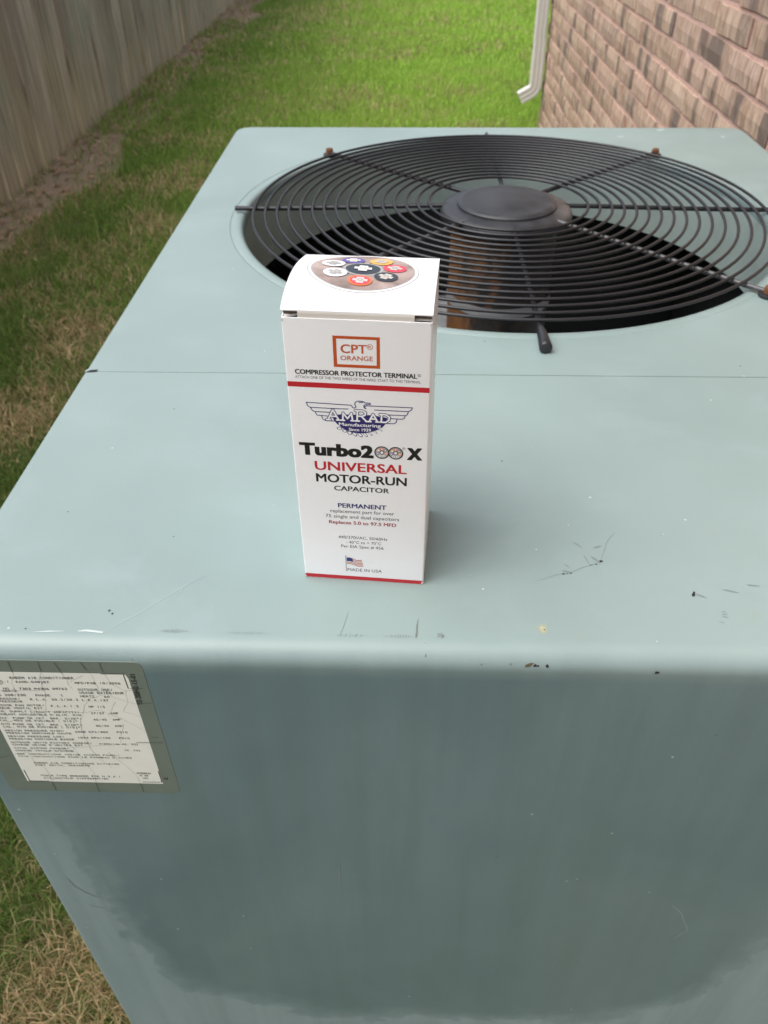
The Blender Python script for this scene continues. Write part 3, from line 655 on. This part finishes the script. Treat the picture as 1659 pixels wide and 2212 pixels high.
# the part number runs down the right side, the letter stands on its side
def rot(fn, ox, oy): return lambda u, v, l: fn(ox+v, oy+u, l) if False else fn(ox-v, oy+u, l)
Flat(rot(fface, 119.3, -44.6)).text("92-20842-15-01", 0, 0, 26.4, -1.2, 3.0, bold=.02, layer=1).build('printed_text', M['black'], lab)
Flat(rot(fface, 120.2, -119.2)).text("G", 0, 0, 2.4, 0, 2.6, bold=.02, layer=1).build('printed_text', M['black'], lab)
for pts in ([(102.0, -18.6), (114.2, -18.4), (114.4, -30.6)], [(33.2, -111.6), (33.4, -123.6), (45.7, -123.4)], [(103.9, -122.2), (115.8, -122.0), (115.8, -110.0)]):
    Flat(fface).line(pts, .55, 1, joint=False).build('corner_mark', M['black'], lab)
CR = [[(55.0,-9.6),(54.9,-19.8),(51.6,-27.6),(51.7,-34.4)],[(70.9,-9.6),(70.6,-18.4),(67.7,-23.3),(67.8,-35.9),(63.9,-51.2)],[(79.4,-9.4),(81.7,-20.0),(82.4,-26.7),(83.4,-32.5)],[(93.3,-9.0),(95.5,-15.9),(97.3,-23.4),(97.7,-32.0),(97.2,-37.0)],
[(103.4,-9.2),(103.8,-16.6),(106.7,-27.9),(112.5,-32.6),(122.8,-30.3)],[(112.5,-32.6),(111.4,-43.6),(107.3,-50.9),(115.8,-55.8)],[(79.5,-67.6),(81.7,-59.0),(86.4,-46.4),(90.8,-40.2),(101.2,-35.9),(111.6,-33.6)],
[(33.1,-65.4),(48.1,-59.0),(59.2,-53.9),(70.9,-51.0),(83.3,-52.7),(94.1,-50.2),(103.5,-56.7),(116.9,-69.7),(122.5,-75)],[(83.9,-25.7),(92.0,-20.2)],[(104.8,-42.3),(101.4,-49.0),(98.1,-54.8)],
[(79.5,-67.6),(79.2,-74.2),(79.9,-87.7),(82.4,-96.9),(88.2,-107.4)],[(54.1,-90.9),(69.3,-87.2),(87.5,-84.0),(103.2,-82.3),(124.2,-80.2)],[(41.5,-92.5),(42.2,-101.9),(47.1,-108.9),(47.8,-121.2),(47.2,-134.0)],
[(69.6,-85.8),(71.8,-98.5),(75.9,-112.7),(74.3,-134.2)],[(89.9,-90.8),(94.6,-100.0),(100.4,-111.8),(102.3,-122.9),(102.3,-133.1)],[(104.8,-62.5),(101.1,-73.5),(99.0,-81.4)],[(33,-34.8),(52.3,-34.4),(61.9,-33.6),(68.1,-33.9)],
[(19,-60),(27,-64),(33.1,-65.4)],[(20,-100),(30,-96),(41.5,-92.5)],[(37,-9),(39,-19),(36,-40),(40,-58)],[(100,-30),(104,-38),(115,-44),(124.5,-43)]]
def jag(p, s=.5):
    o = [p[0]]
    for a, b in zip(p[:-1], p[1:]):
        for t_ in (.33, .66, 1): o.append((a[0]+(b[0]-a[0])*t_+random.uniform(-s, s)*(t_ < 1), a[1]+(b[1]-a[1])*t_+random.uniform(-s, s)*(t_ < 1)))
    return o
for p in CR:
    Flat(fface).line(jag(p), [random.uniform(.08, .20) for _ in range(99)][:len(p)*3-2], 2, joint=False).build('crack', M['crack'], lab)
    e = [q for q in p if q[1] > -19 or q[1] < -123 or q[0] > 116 or q[0] < 32]
    if p[0] in e and p[1][1] < -15: Flat(fface).line([p[0], (p[0][0]+(p[1][0]-p[0][0])*.9, p[0][1]+(p[1][1]-p[0][1])*.9)], .32, 3, joint=False).build('crack', M['crackdk'], lab)
    if p[-1] in e: Flat(fface).line([p[-1], (p[-1][0]*.25+p[-2][0]*.75 if p[-1][1] > -124 else p[-1][0], p[-1][1] if p[-1][1] > -124 else -124)], .32, 3, joint=False).build('crack', M['crackdk'], lab)

# ------------------------------------------------------------ wear on the cabinet
def top(u, v, layer): return (u/1000, v/1000, .00012+.00006*layer)
def bend(u, v, layer):   # v in mm of arc from the start of the bend, going over the edge
    a = v/(RB*1000)
    if a < 0: return (u/1000, RB-v/1000, .00015+.00005*layer)
    a = min(a, PI/2); rr = RB+.00015+.00005*layer
    e = max(0, v/1000-RB*PI/2); return (u/1000, RB-rr*math.sin(a), -RB+rr*math.cos(a)-e)
def blob(c, rx, ry, n=11, j=.35, a=0): 
    o = []
    for k in range(n):
        r = 1+random.uniform(-j, j); x, y = rx*r*math.cos(2*PI*k/n), ry*r*math.sin(2*PI*k/n)
        o.append((c[0]+x*math.cos(a)-y*math.sin(a), c[1]+x*math.sin(a)+y*math.cos(a)))
    return o
def mark(fn, pts, name, mat, layer=0): Flat(fn).poly(pts, layer).build(name, M[mat], ac)
def stroke(fn, pts, w, name, mat, layer=0):
    n = len(pts); ws = [w*(.25 if i in (0, n-1) else random.uniform(.7, 1.1)) for i in range(n)] if n > 2 else None
    if n == 2:
        a, b = Vector(pts[0]), Vector(pts[1]); pts = [tuple(a), tuple(a+(b-a)*.3), tuple(a+(b-a)*.7), tuple(b)]; ws = [w*.2, w, w*.8, w*.15]
    Flat(fn).line(pts, ws, layer, joint=False).build(name, M[mat], ac)
for c_, r in zip([(376.2,72.6),(373.0,70.0),(369.7,69.3),(352.8,61.6),(355.3,61.9),(357.3,62.3)], (1.0, .5, .4, .6, .35, .55)): mark(top, blob(c_, r, r*.8), 'paint_chip', 'chip', 3)
mark(top, [(422.7, 49.2), (423.6, 49.0), (423.2, 47.7), (422.9, 46.6), (422.4, 45.4), (421.2, 45.3), (421.0, 46.6), (421.7, 47.6)], 'paint_chip', 'chip', 3)
ST = [((362.9,89.1),(367.4,83.9),1.1),((373.5,84.0),(379.1,86.1),1.3),((366.9,78.1),(369.2,69.3),.8),((371,77),(375.5,71),1.6),((354.5,70.2),(357.7,66.6),.8),((422.9,47.8),(428.9,44.5),1.5),((439.1,51.3),(447.7,48.9),1.3),((453.8,55.2),(461.0,54.4),1.2),((433.7,34.5),(436.7,34.1),.6),((433.5,32.6),(436.6,32.2),.6),((433.1,31.3),(436.2,29.7),.8),((430.0,27.4),(433.1,25.9),.5),((352.5,64.5),(357,63.5),1.4)]
for a, b, w_ in ST: stroke(top, [a, b], w_, 'scuff_mark', 'scuff', 1)
stroke(top, jag([(336.0,55.2),(348.5,60.9),(358.1,63.5),(376.2,72.6),(382.3,88.8),(389.4,98.4)], .5), .35, 'scuff_mark', 'scuff', 0)
mark(top, blob((336.1, 19.8), 1.7, 2.4), 'stain_spot', 'spot', 1); mark(top, blob((336.1, 19.8), 3.2, 3.6, 14, .2), 'stain_spot', 'faintspot', 0); mark(top, blob((336.8, 19.2), .4, .5), 'paint_chip', 'chiprust', 3)
for c_ in [(354.5,16.0),(447.2,103.4),(448.4,97.8),(449.8,32.0),(311.6,137.2)]: mark(top, blob(c_, .9, 1.3), 'stain_spot', 'faintspot', 0)
for c_, r in zip([(362.2,104.4),(340.0,82.0),(417.8,97.2),(394.1,12.5),(300, 60), (180, 120), (60, 180)], (.5, .5, .45, .5, .3, .4, .7)): mark(top, blob(c_, r, r), 'paint_chip', 'chalk', 2)
Flat(top).line([(66.8, 11.6), (75, 12.4), (82.8, 12.7)], [.2, .9, .3], 1, joint=False).build('scratch', M['chalk'], ac)
Flat(top).line([(90.3, 12.9), (95, 13.4), (103.9, 12.2)], [.5, 1.5, 1.2], 1, joint=False).build('scratch', M['chalk'], ac)
stroke(top, jag([(105.1, 13.0), (121.6, 28.7), (136.0, 44.3), (145.6, 52.4)], .5), .55, 'scratch', 'faintchalk', 0)
stroke(top, jag([(136, 38), (141, 50), (150, 56)], .5), .4, 'scratch', 'faintchalk', 1)
for c_, r in (((102.7,27.9), .6), ((105.0,25.7), .5), ((52.2,110.9), .4), ((123.7,89.0), .35), ((62, 14), .4)): mark(top, blob(c_, r*1.3, r, a=.6), 'paint_chip', 'chip', 2)
def hatch(fn, x0, x1, y, h, n, mat):
    F_ = Flat(fn)
    for i in range(n):
        x = x0+(x1-x0)*(i+.5)/n+random.uniform(-.5, .5); e = math.sin(PI*(i+.5)/n); d = h*e*random.uniform(.4, 1)
        F_.poly([(x-.35, y-d), (x+.25, y-d*.9), (x+.9, y+d), (x+.3, y+d*1.1)], .05*(i % 4))
    F_.build('scuff_mark', M[mat], ac)
hatch(top, 132.8, 149, 14.0, 1.6, 14, 'scuff'); hatch(top, 169, 192, 13.5, 1.1, 14, 'scuff'); hatch(top, 226, 243, 13.0, 1.3, 12, 'scuff'); hatch(top, 252, 268, 13.0, 1.4, 12, 'scuff')
stroke(top, [(232.6,30.1),(230.9, 20),(228.9,12.2)], .30, 'scratch', 'scuffdk', 1)
stroke(top, [(270.3,25.3),(269.6, 20),(269.6,17.3),(269.2, 13), (269.0,11.9)], 1.1, 'scratch', 'scuffdk', 2)
mark(top, blob((282.3, 14.4), 2.2, 2.2, 13, .5), 'scuff_mark', 'scuff', 0); mark(top, blob((283.2, 13.6), .7, 1.0), 'scuff_mark', 'scuffdk', 2)
stroke(bend, [(273.9, 2), (274.1, 9), (274.6, 15)], .6, 'scratch', 'scuffdk', 1)
stroke(bend, [(121, 13), (121.5, 17), (120.4, 23)], .5, 'scratch', 'scuffdk', 1)
for x, v_, rx, ry, mm in ((327.5, 13.0, 2.2, 1.0, 'chiprust'), (330.3, 13.4, 1.0, .8, 'chip'), (332.0, 13.5, .6, .5, 'chip'), (336.9, 13.6, .8, 1.1, 'chip'), (393.1, 16.5, 1.3, .8, 'chip'), (303, 13.2, .6, .4, 'scuffdk'), (318, 12.8, .5, .5, 'scuffdk')): mark(bend, blob((x, v_), rx, ry, a=-.4), 'paint_chip', mm, 1)
for a, b in (((624, 994), (638, 1002)), ((708, 963), (713, 962)), ((560, 962), (572, 963))): stroke(top, [a, b], 5 if a[0] < 700 else 7, 'scratch', 'chalk', 1)
def fr(u, v, layer): return (u/1000, -.0002-.00006*layer, v/1000)
for p, w_ in ((jag([(473, -326), (479.7, -310.3), (470, -285), (458, -267.6)], 1), .5), ([(215, -223), (221, -221), (219.5, -244), (220.4, -271)], 1.1)): stroke(fr, p, w_, 'scratch', 'faintchalk' if w_ < 1 else 'scuff', 0)
for c_ in ((378.8,-236.7),(385.5,-233.4),(438.7,-250.4),(24, -215), (92, -248)): mark(fr, blob(c_, .9, .9), 'paint_chip', 'faintchalk', 1)
for p in ([(23.4,-250.9),(25.3,-262.4),(30.5,-271.3),(36.5,-277.7),(44.2,-280.0)],[(28.9,-293.2),(35, -296),(40.7,-297.6)]): stroke(fr, p, 1.3, 'scuff_mark', 'scuff', 0)

# ------------------------------------------------------------ the carton
BW, BD, BHH = 67.0, 66.0, 159.2
box = thing('capacitor_box', 'tall white printed carton standing on the air conditioner in front of the fan', 'carton', (.20648, .05639, .0002), -.0710, local=True)
# body: rounded-corner tube of board, open at the top
rc = rrect(0, 0, BW, BD, 1.0, 4); inn = rrect(.6, .6, BW-.6, BD-.6, .6, 4)
V = []; F = []; n = len(rc)
for ring, z in ((rc, 0), (rc, 40), (rc, 80), (rc, 120), (rc, 158.9), (inn, 159.0), (inn, 120)):
    for u, v_ in ring:
        zz_ = z; bul = math.sin(PI*min(z, 159)/159)*.35
        x = u+(u-BW/2)/BW*2*bul*.4
        if z > 150: zz_ = z+ (1.0*v_/BD)
        V.append((x/1000, v_/1000, zz_/1000))
for j in range(6):
    for i in range(n): F.append((j*n+i, j*n+(i+1) % n, (j+1)*n+(i+1) % n, (j+1)*n+i))
F.append(tuple(range(n-1, -1, -1)))
body = mesh_obj('carton_body', V, F, M['card'], box, (0, 0, 0), smooth=True, sharp=50)
def bf(u, v_, layer): return (u/1000, -.00006-.00005*layer, v_/1000)
def P(fl, name, mat, label=None):
    o = fl.build(name, M[mat], body, (0, 0, 0))
    if label: o['label'] = label
    return o
fr_ = Flat(bf)
for pts in ([(22.6,151.2),(43.8,151.2),(43.8,149.8),(22.6,149.8)],[(22.6,137.0),(43.8,137.0),(43.8,135.5),(22.6,135.5)],[(22.6,149.8),(24.2,149.8),(24.2,137.0),(22.6,137.0)],[(42.3,149.8),(43.8,149.8),(43.8,137.0),(42.3,137.0)]): fr_.poly(pts)
P(fr_, 'printed_frame', 'orange')
T_ = [("CPT",26.0,142.8,37.9,142.9,4.5,.018,'orange'),("ORANGE",25.8,139.15,40.6,139.25,2.4,.012,'orange'),
("COMPRESSOR PROTECTOR TERMINAL",4.3,131.1,60.8,131.2,2.5,.030,'black'),("ATTACH ONE OF THE TWO WIRES OF THE HARD START TO THIS TERMINAL",4.2,128.8,62.5,128.75,1.5,0,'grey'),
("Turbo2",3.2,85.7,40.2,85.6,7.1,.055,'black'),("X",56.6,85.7,64.2,85.8,6.9,.055,'black'),
("UNIVERSAL",10.3,76.4,56.7,76.6,5.6,.022,'red'),("MOTOR-RUN",10.5,68.9,56.8,69.0,5.4,.022,'black'),("CAPACITOR",19.5,63.8,47.9,63.7,3.1,.020,'black'),
("PERMANENT",21.0,52.5,46.4,52.6,3.0,.025,'navy'),("replacement part for over",16.8,48.9,50.5,49.1,2.3,0,'black'),("75 single and dual capacitors",14.1,45.3,53.1,45.4,2.3,0,'black'),
("Replaces 5.0 to 97.5 MFD",15.7,41.2,51.6,41.3,2.3,.022,'darkred'),("440/370VAC, 50/60Hz",20.3,30.9,46.9,31.0,2.1,0,'black'),("- 40\u00b0C to + 70\u00b0C",24.4,27.5,43.5,27.7,2.0,0,'black'),("Per EIA Spec # 456",21.6,24.4,44.7,24.4,2.1,0,'black'),("MADE IN USA",24.5,6.8,43.7,6.9,2.3,0,'black')]
for s_, a, b, c_, d, h, bo, mm in T_: P(Flat(bf).text(s_, a, b, c_, d, h, bold=bo), 'printed_text', mm)
P(Flat(bf).text("R", 38.6, 145.7, 40.0, 145.7, 1.2, bold=.01).ring((39.3, 146.3), 1.15, 1.38, .5), 'registered_mark', 'orange')
P(Flat(bf).text("R", 61.4, 132.6, 62.0, 132.6, .55).ring((61.7, 132.9), .55, .72, .5), 'registered_mark', 'black')
P(Flat(bf).text("R", 54.8, 91.7, 55.4, 91.7, .6).ring((55.1, 92.0), .55, .70, .5), 'registered_mark', 'black')
# stripes wrap a hair onto the right side
mk = Flat(bf)       # rubbed pale corners of the board
for u, v_, a, b in ((.5, .9, .5, .9), (66.3, 1.0, .6, 1.1), (66.4, 158.0, .4, .7), (.5, 157.8, .4, .6)): mk.disc((u, v_), a, b, 1.2, 9)
P(mk, 'worn_corner', 'creamflat')
P(Flat(bf).poly([(.3, 126.9), (.3, 124.2), (66.6, 124.0), (66.6, 126.7)]), 'red_stripe', 'red')
P(Flat(bf).poly([(.3, 3.1), (.3, .3), (66.6, .1), (66.6, 2.7)]), 'red_stripe', 'red')
# digits as two round capacitor tops
for cx in (44.3, 51.1):
    P(Flat(bf).disc((cx, 89.0), 3.75, 3.75, 1, 32), 'printed_dial', 'black'); P(Flat(bf).disc((cx, 89.0), 3.15, 3.15, 2, 32), 'printed_dial', 'ringgrey')
    P(Flat(bf).disc((cx, 89.1), 1.15, 1.15, 3), 'printed_dial', 'black'); P(Flat(bf).disc((cx, 89.1), .75, .75, 4), 'printed_dial', 'white')
    for q, mm in enumerate(('pinkred', 'grey', 'cuporange', 'white', 'white', 'purple', 'yellow')):
        a = R(90-q*360/7); P(Flat(bf).disc((cx+2.15*math.cos(a), 89.0+2.15*math.sin(a)), .72, .72, 3+.1*q, 12), 'printed_dial', mm); 
        P(Flat(bf).disc((cx+2.15*math.cos(a), 89.0+2.15*math.sin(a)), .40, .40, 4+.1*q, 10), 'printed_dial', 'silverlight' if mm != 'white' else 'ringgrey')
# winged emblem
bowl = [(20.6, 108.6), (21.4, 106.2), (23.2, 104.0), (25.2, 102.3), (28.1, 100.6), (31, 99.9), (34.1, 99.7), (37, 100.1), (40.0, 101.1), (42.5, 102.3), (44.6, 103.8), (46.5, 106.2), (47, 109.3), (40, 110.4), (30, 110.2), (24, 110)]
P(Flat(bf).poly(bowl, 1), 'emblem', 'navy')
wing = Flat(bf)
for p in ([(31.4,113.9),(30.6,114.1),(29.9,115.4),(8.5,115.9),(9.1,113.9),(10.2,113.2),(20.1,113.1),(28.4,113.2)],[(10.2,113.2),(11.2,111.4),(12.4,110.9),(19.5,110.9)],[(12.4,110.9),(13.2,109.0),(18.6,108.7)],[(15.4,108.7),(16.0,106.9),(17.2,106.1),(21.4,106.0)],
          [(37.0,113.9),(36.4,114.0),(36.3,114.9),(37.2,115.5),(58.9,115.6),(58.3,114.2),(57.0,113.4),(41.0,113.4)],[(57.0,113.4),(56.5,111.6),(55.6,111.1),(47.5,111.0)],[(55.6,111.1),(55.0,109.4),(54.0,109.0),(48.6,109.0)],[(51.7,108.9),(51.2,107.0),(50.2,106.2),(46.4,106.1)],
          [(31.4,113.9),(32.2,114.6),(31.6,116.0),(32.0,117.3),(33.4,117.9),(35.6,117.8),(36.6,117.0),(38.9,117.0),(39.1,116.4),(36.6,116.1),(35.9,115.4),(36.1,114.2),(37.0,113.9)],[(33.6,117.2),(35.4,117.2)]): wing.line(p, .42, .5)
P(wing, 'emblem', 'navy')
bead = Flat(bf); bw = Flat(bf)
for (cx, cy), rx, ry, an in (((23.8,102.0),1.35,.8,.35),((26.3,100.7),1.25,.9,.5),((28.7,99.7),1.2,1.1,.7),((31.1,99.1),1.2,1.3,1.2),((33.7,98.8),1.3,1.3,1.57),((36.3,99.1),1.2,1.3,1.9),((38.7,99.8),1.2,1.1,2.4),((41.2,100.9),1.25,.9,2.6),((43.7,102.3),1.35,.8,2.8)):
    pts = [(cx+rx*math.cos(2*PI*k/14)*math.cos(an*.4)-ry*math.sin(2*PI*k/14)*math.sin(an*.4), cy+ry*math.sin(2*PI*k/14)) for k in range(14)]
    bead.poly(pts, .2); bw.poly([(cx+(a-cx)*.70, cy+(b-cy)*.70) for a, b in pts], .6)
P(bead, 'emblem', 'navy'); P(bw, 'emblem', 'white')
# serif lettering AMRAD as strokes, white over a navy outline
x0, y0b = 18.2, 106.8
def L(ch, x, h, wd):
    b = y0b
    X = lambda u: x+u*wd
    Y = lambda v_: b+v_*h
    if ch == 'A': return [[(X(.02),Y(0)),(X(.42),Y(1))],[(X(.42),Y(1)),(X(.85),Y(0))],[(X(.2),Y(.36)),(X(.68),Y(.36))],[(X(-.1),Y(0)),(X(.2),Y(0))],[(X(.68),Y(0)),(X(1.0),Y(0))]]
    if ch == 'M': return [[(X(.12),Y(0)),(X(.16),Y(1))],[(X(.16),Y(1)),(X(.5),Y(.25))],[(X(.5),Y(.25)),(X(.84),Y(1))],[(X(.84),Y(1)),(X(.9),Y(0))],[(X(0),Y(0)),(X(.25),Y(0))],[(X(.78),Y(0)),(X(1.02),Y(0))]]
    if ch == 'R': return [[(X(.15),Y(0)),(X(.2),Y(1))],[(X(.02),Y(1)),(X(.6),Y(1)),(X(.85),Y(.85)),(X(.8),Y(.6)),(X(.55),Y(.48)),(X(.2),Y(.48))],[(X(.5),Y(.48)),(X(.9),Y(0))],[(X(0),Y(0)),(X(.34),Y(0))],[(X(.85),Y(0)),(X(1.05),Y(0))]]
    if ch == 'D': return [[(X(.15),Y(0)),(X(.2),Y(1))],[(X(.02),Y(1)),(X(.6),Y(1)),(X(.95),Y(.72)),(X(.92),Y(.3)),(X(.6),Y(0)),(X(0),Y(0))]]
lets = [('A', 18.4, 5.6, 6.2), ('M', 24.9, 4.2, 6.0), ('R', 31.6, 5.8, 6.0), ('A', 38.2, 4.3, 4.9), ('D', 43.4, 4.3, 4.8)]
oo = Flat(bf); ow = Flat(bf)
for ch, x, h, wd in lets:
    for s_ in L(ch, x, h, wd): oo.line(s_, 1.55, 1.6); ow.line(s_, .85, 2.2)
P(oo, 'emblem_lettering', 'navy'); P(ow, 'emblem_lettering', 'white')
P(Flat(bf).text("Manufacturing", 23.6, 103.7, 43.9, 103.7, 1.9, bold=.022, layer=2.6), 'emblem_lettering', 'white')
P(Flat(bf).text("Since 1939", 28.3, 100.95, 39.1, 101.05, 1.75, bold=.02, layer=2.6), 'emblem_lettering', 'white')
# flag
P(Flat(bf).line([(23.75, 17.6), (23.85, 6.6)], .55, 0).disc((23.75, 18.0), .45, layer=.3), 'printed_flag', 'ringgrey')
def fw(u, v_): return (24.2+8.3*u+.9*(1-v_)*u*1.1, 16.9-1.4*u-(1-v_)*4.9+.45*math.sin(u*7.0)+(.0))
for k in range(9):
    st = Flat(bf)
    for i in range(12): st.poly([fw(i/12, 1-k/9), fw((i+1)/12, 1-k/9), fw((i+1)/12, 1-(k+1)/9), fw(i/12, 1-(k+1)/9)], .3)
    P(st, 'printed_flag', 'flagred' if k % 2 == 0 else 'silverlight')
P(Flat(bf).poly([fw(0, 1), fw(.2, 1), fw(.4, 1), fw(.4, .45), fw(.2, .45), fw(0, .45)], 1), 'printed_flag', 'flagblue')
# lid: bowed flap, front crease strip with slits at both corners
def lid(u, v_, layer=0):
    q = min(max(v_/66, 0), 1); uu = u/67
    bow = math.sin(PI*q**.8)*(5.2*(1-.75*uu)+.6)
    ed = 0
    return (u/1000, (v_+.2)/1000, (162.6-1.6*q+bow)/1000+.00006*layer-ed)
def lidmesh(dz, us, vs_): return [tuple(np.array(lid(u, v_))+np.array([0, 0, dz])) for v_ in vs_ for u in us]
us = np.linspace(0, 67, 15); vv = np.linspace(0, 66.0, 19); V = lidmesh(0, us, vv)+lidmesh(-.0005, us, vv); nu, nv = len(us), len(vv); F = []
for j in range(nv-1):
    for i in range(nu-1):
        a = j*nu+i; F.append((a, a+1, a+nu+1, a+nu)); b = a+nu*nv; F.append((b, b+nu, b+nu+1, b+1))
for j in range(nv-1):
    for i in (0, nu-1): a = j*nu+i; F.append((a, a+nu, a+nu+nu*nv, a+nu*nv))
for i in range(nu-1):
    for j in (0, nv-1): a = j*nu+i; F.append((a, a+1, a+1+nu*nv, a+nu*nv))
lidob = mesh_obj('lid', V, F, M['card'], box, (0, 0, 0), smooth=True, sharp=40)
# crease strip (tuck flap seen at the front), between the slits
V = []; F = []; m = 14
for i in range(m+1):
    u = 7.5+(59-7.5)*i/m; j = random.uniform(-.12, .12)
    for (yy, z) in ((.35, 155), (.35, 159.4), (.25, 160.6), (.15, 162.0), (.5, 162.7+.05)): V.append((u/1000, yy/1000, (z+j*(z < 160))/1000))
F = [(i*5+k, (i+1)*5+k, (i+1)*5+k+1, i*5+k+1) for i in range(m) for k in range(4)]
mesh_obj('tuck_flap', V, F, M['cream'], lidob, (0, 0, 0), smooth=True)
# dust flaps under the lid, dark sheet painting the shade in each slit
for s_ in (0, 1):
    xs = (0.6, 8.2) if s_ == 0 else (58.4, 66.4)
    MB().add([(xs[0]/1000, .0010, .1585+.001*s_), (xs[1]/1000, .0010, .1600-.0006*s_), (xs[1]/1000, .030, .1600), (xs[0]/1000, .030, .1590)], [(0, 1, 2, 3)]).build('dust_flap', M['cream'], lidob, (0, 0, 0))
    MB().add([(xs[0]/1000, .0030, .1592), (xs[1]/1000, .0030, .1592), (xs[1]/1000, .0030, .1622), (xs[0]/1000, .0030, .1622)], [(0, 1, 2, 3)]).build('slit_shadow_gap', M['slitshade'], lidob, (0, 0, 0))
# picture on the lid
def PL(fl, name, mat): return fl.build(name, M[mat], lidob, (0, 0, 0))
CX, CY = 32.0, 40.0; KX = 1.0
def lidf(rx, ry, layer, n=48, c=(CX, CY)):
    F_ = Flat(lid); 
    for ring in range(4):
        r0_, r1_ = ring/4, (ring+1)/4
        for k in range(n):
            a, b = 2*PI*k/n, 2*PI*(k+1)/n
            pts = [(c[0]+r0_*rx*math.cos(a), c[1]+r0_*ry*math.sin(a)), (c[0]+r1_*rx*math.cos(a), c[1]+r1_*ry*math.sin(a)), (c[0]+r1_*rx*math.cos(b), c[1]+r1_*ry*math.sin(b)), (c[0]+r0_*rx*math.cos(b), c[1]+r0_*ry*math.sin(b))]
            if ring == 0: pts = pts[1:3]+[pts[0]]
            F_.poly(pts, layer)
    return F_
PL(lidf(26.4, 26.4, 1), 'printed_picture', 'ringgrey'); PL(lidf(25.9, 25.9, 2), 'printed_picture', 'white'); PL(lidf(24.6, 24.6, 3), 'printed_picture', 'ringgrey'); PL(lidf(24.0, 24.0, 4), 'printed_picture', 'capdisc')
for k in range(7):   # dividers
    a = R(25+k*360/7); PL(Flat(lid).line([(CX+9.5*math.cos(a), CY+9.5*math.sin(a)), (CX+16*math.cos(a), CY+16*math.sin(a))], 1.0, 6, joint=False), 'printed_picture', 'grey')
PL(lidf(9.6, 9.6, 7, 32), 'printed_picture', 'ringgrey'); PL(lidf(8.2, 8.2, 8, 32), 'printed_picture', 'cupblack')
cups = [(-6.3, 13.2, 'purple', 'silverlight'), (7.2, 13.5, 'yellow', 'silver'), (14.6, 3.9, 'pinkred', 'silver'), (11.6, -8.6, 'cupblack', 'silver'), (.3, -15.2, 'cuporange', 'silver'), (-12.0, -8.2, 'white', 'ringgrey'), (-14.8, 5.2, 'white', 'ringgrey')]
for i, (dx, dy, mm, cm) in enumerate(cups):
    c_ = (CX+dx, CY+dy); PL(lidf(5.6, 5.6, 9+i*.3, 24, c_), 'printed_picture', mm)
    if mm == 'cuporange': PL(lidf(4.5, 4.5, 11.8, 24, c_), 'printed_picture', 'pinkred')
def term(c_, a, mat, s_=1.0, layer=13):
    ca, sa = math.cos(a), math.sin(a); f_ = Flat(lid)
    r = lambda x, y: (c_[0]+(x*ca-y*sa)*s_, c_[1]+(x*sa+y*ca)*s_)
    for p in ([(-3.6,-1.3),(3.6,-1.3),(3.6,1.3),(-3.6,1.3)],[(-1.8,1.3),(1.8,1.3),(1.8,3.4),(-1.8,3.4)],[(-1.8,-3.4),(1.8,-3.4),(1.8,-1.3),(-1.8,-1.3)]): f_.poly([r(*q) for q in p], layer)
    PL(f_, 'printed_picture', mat)
    PL(Flat(lid).ring(c_, .9*s_, 1.5*s_, layer+1.5, 16), 'printed_picture', 'silver' if mat != 'silver' else 'ringgrey')
term((CX, CY), 0, 'silverlight', 1.15)
for i, (dx, dy, mm, cm) in enumerate(cups): term((CX+dx, CY+dy), random.uniform(-.5, .5), cm, .95)
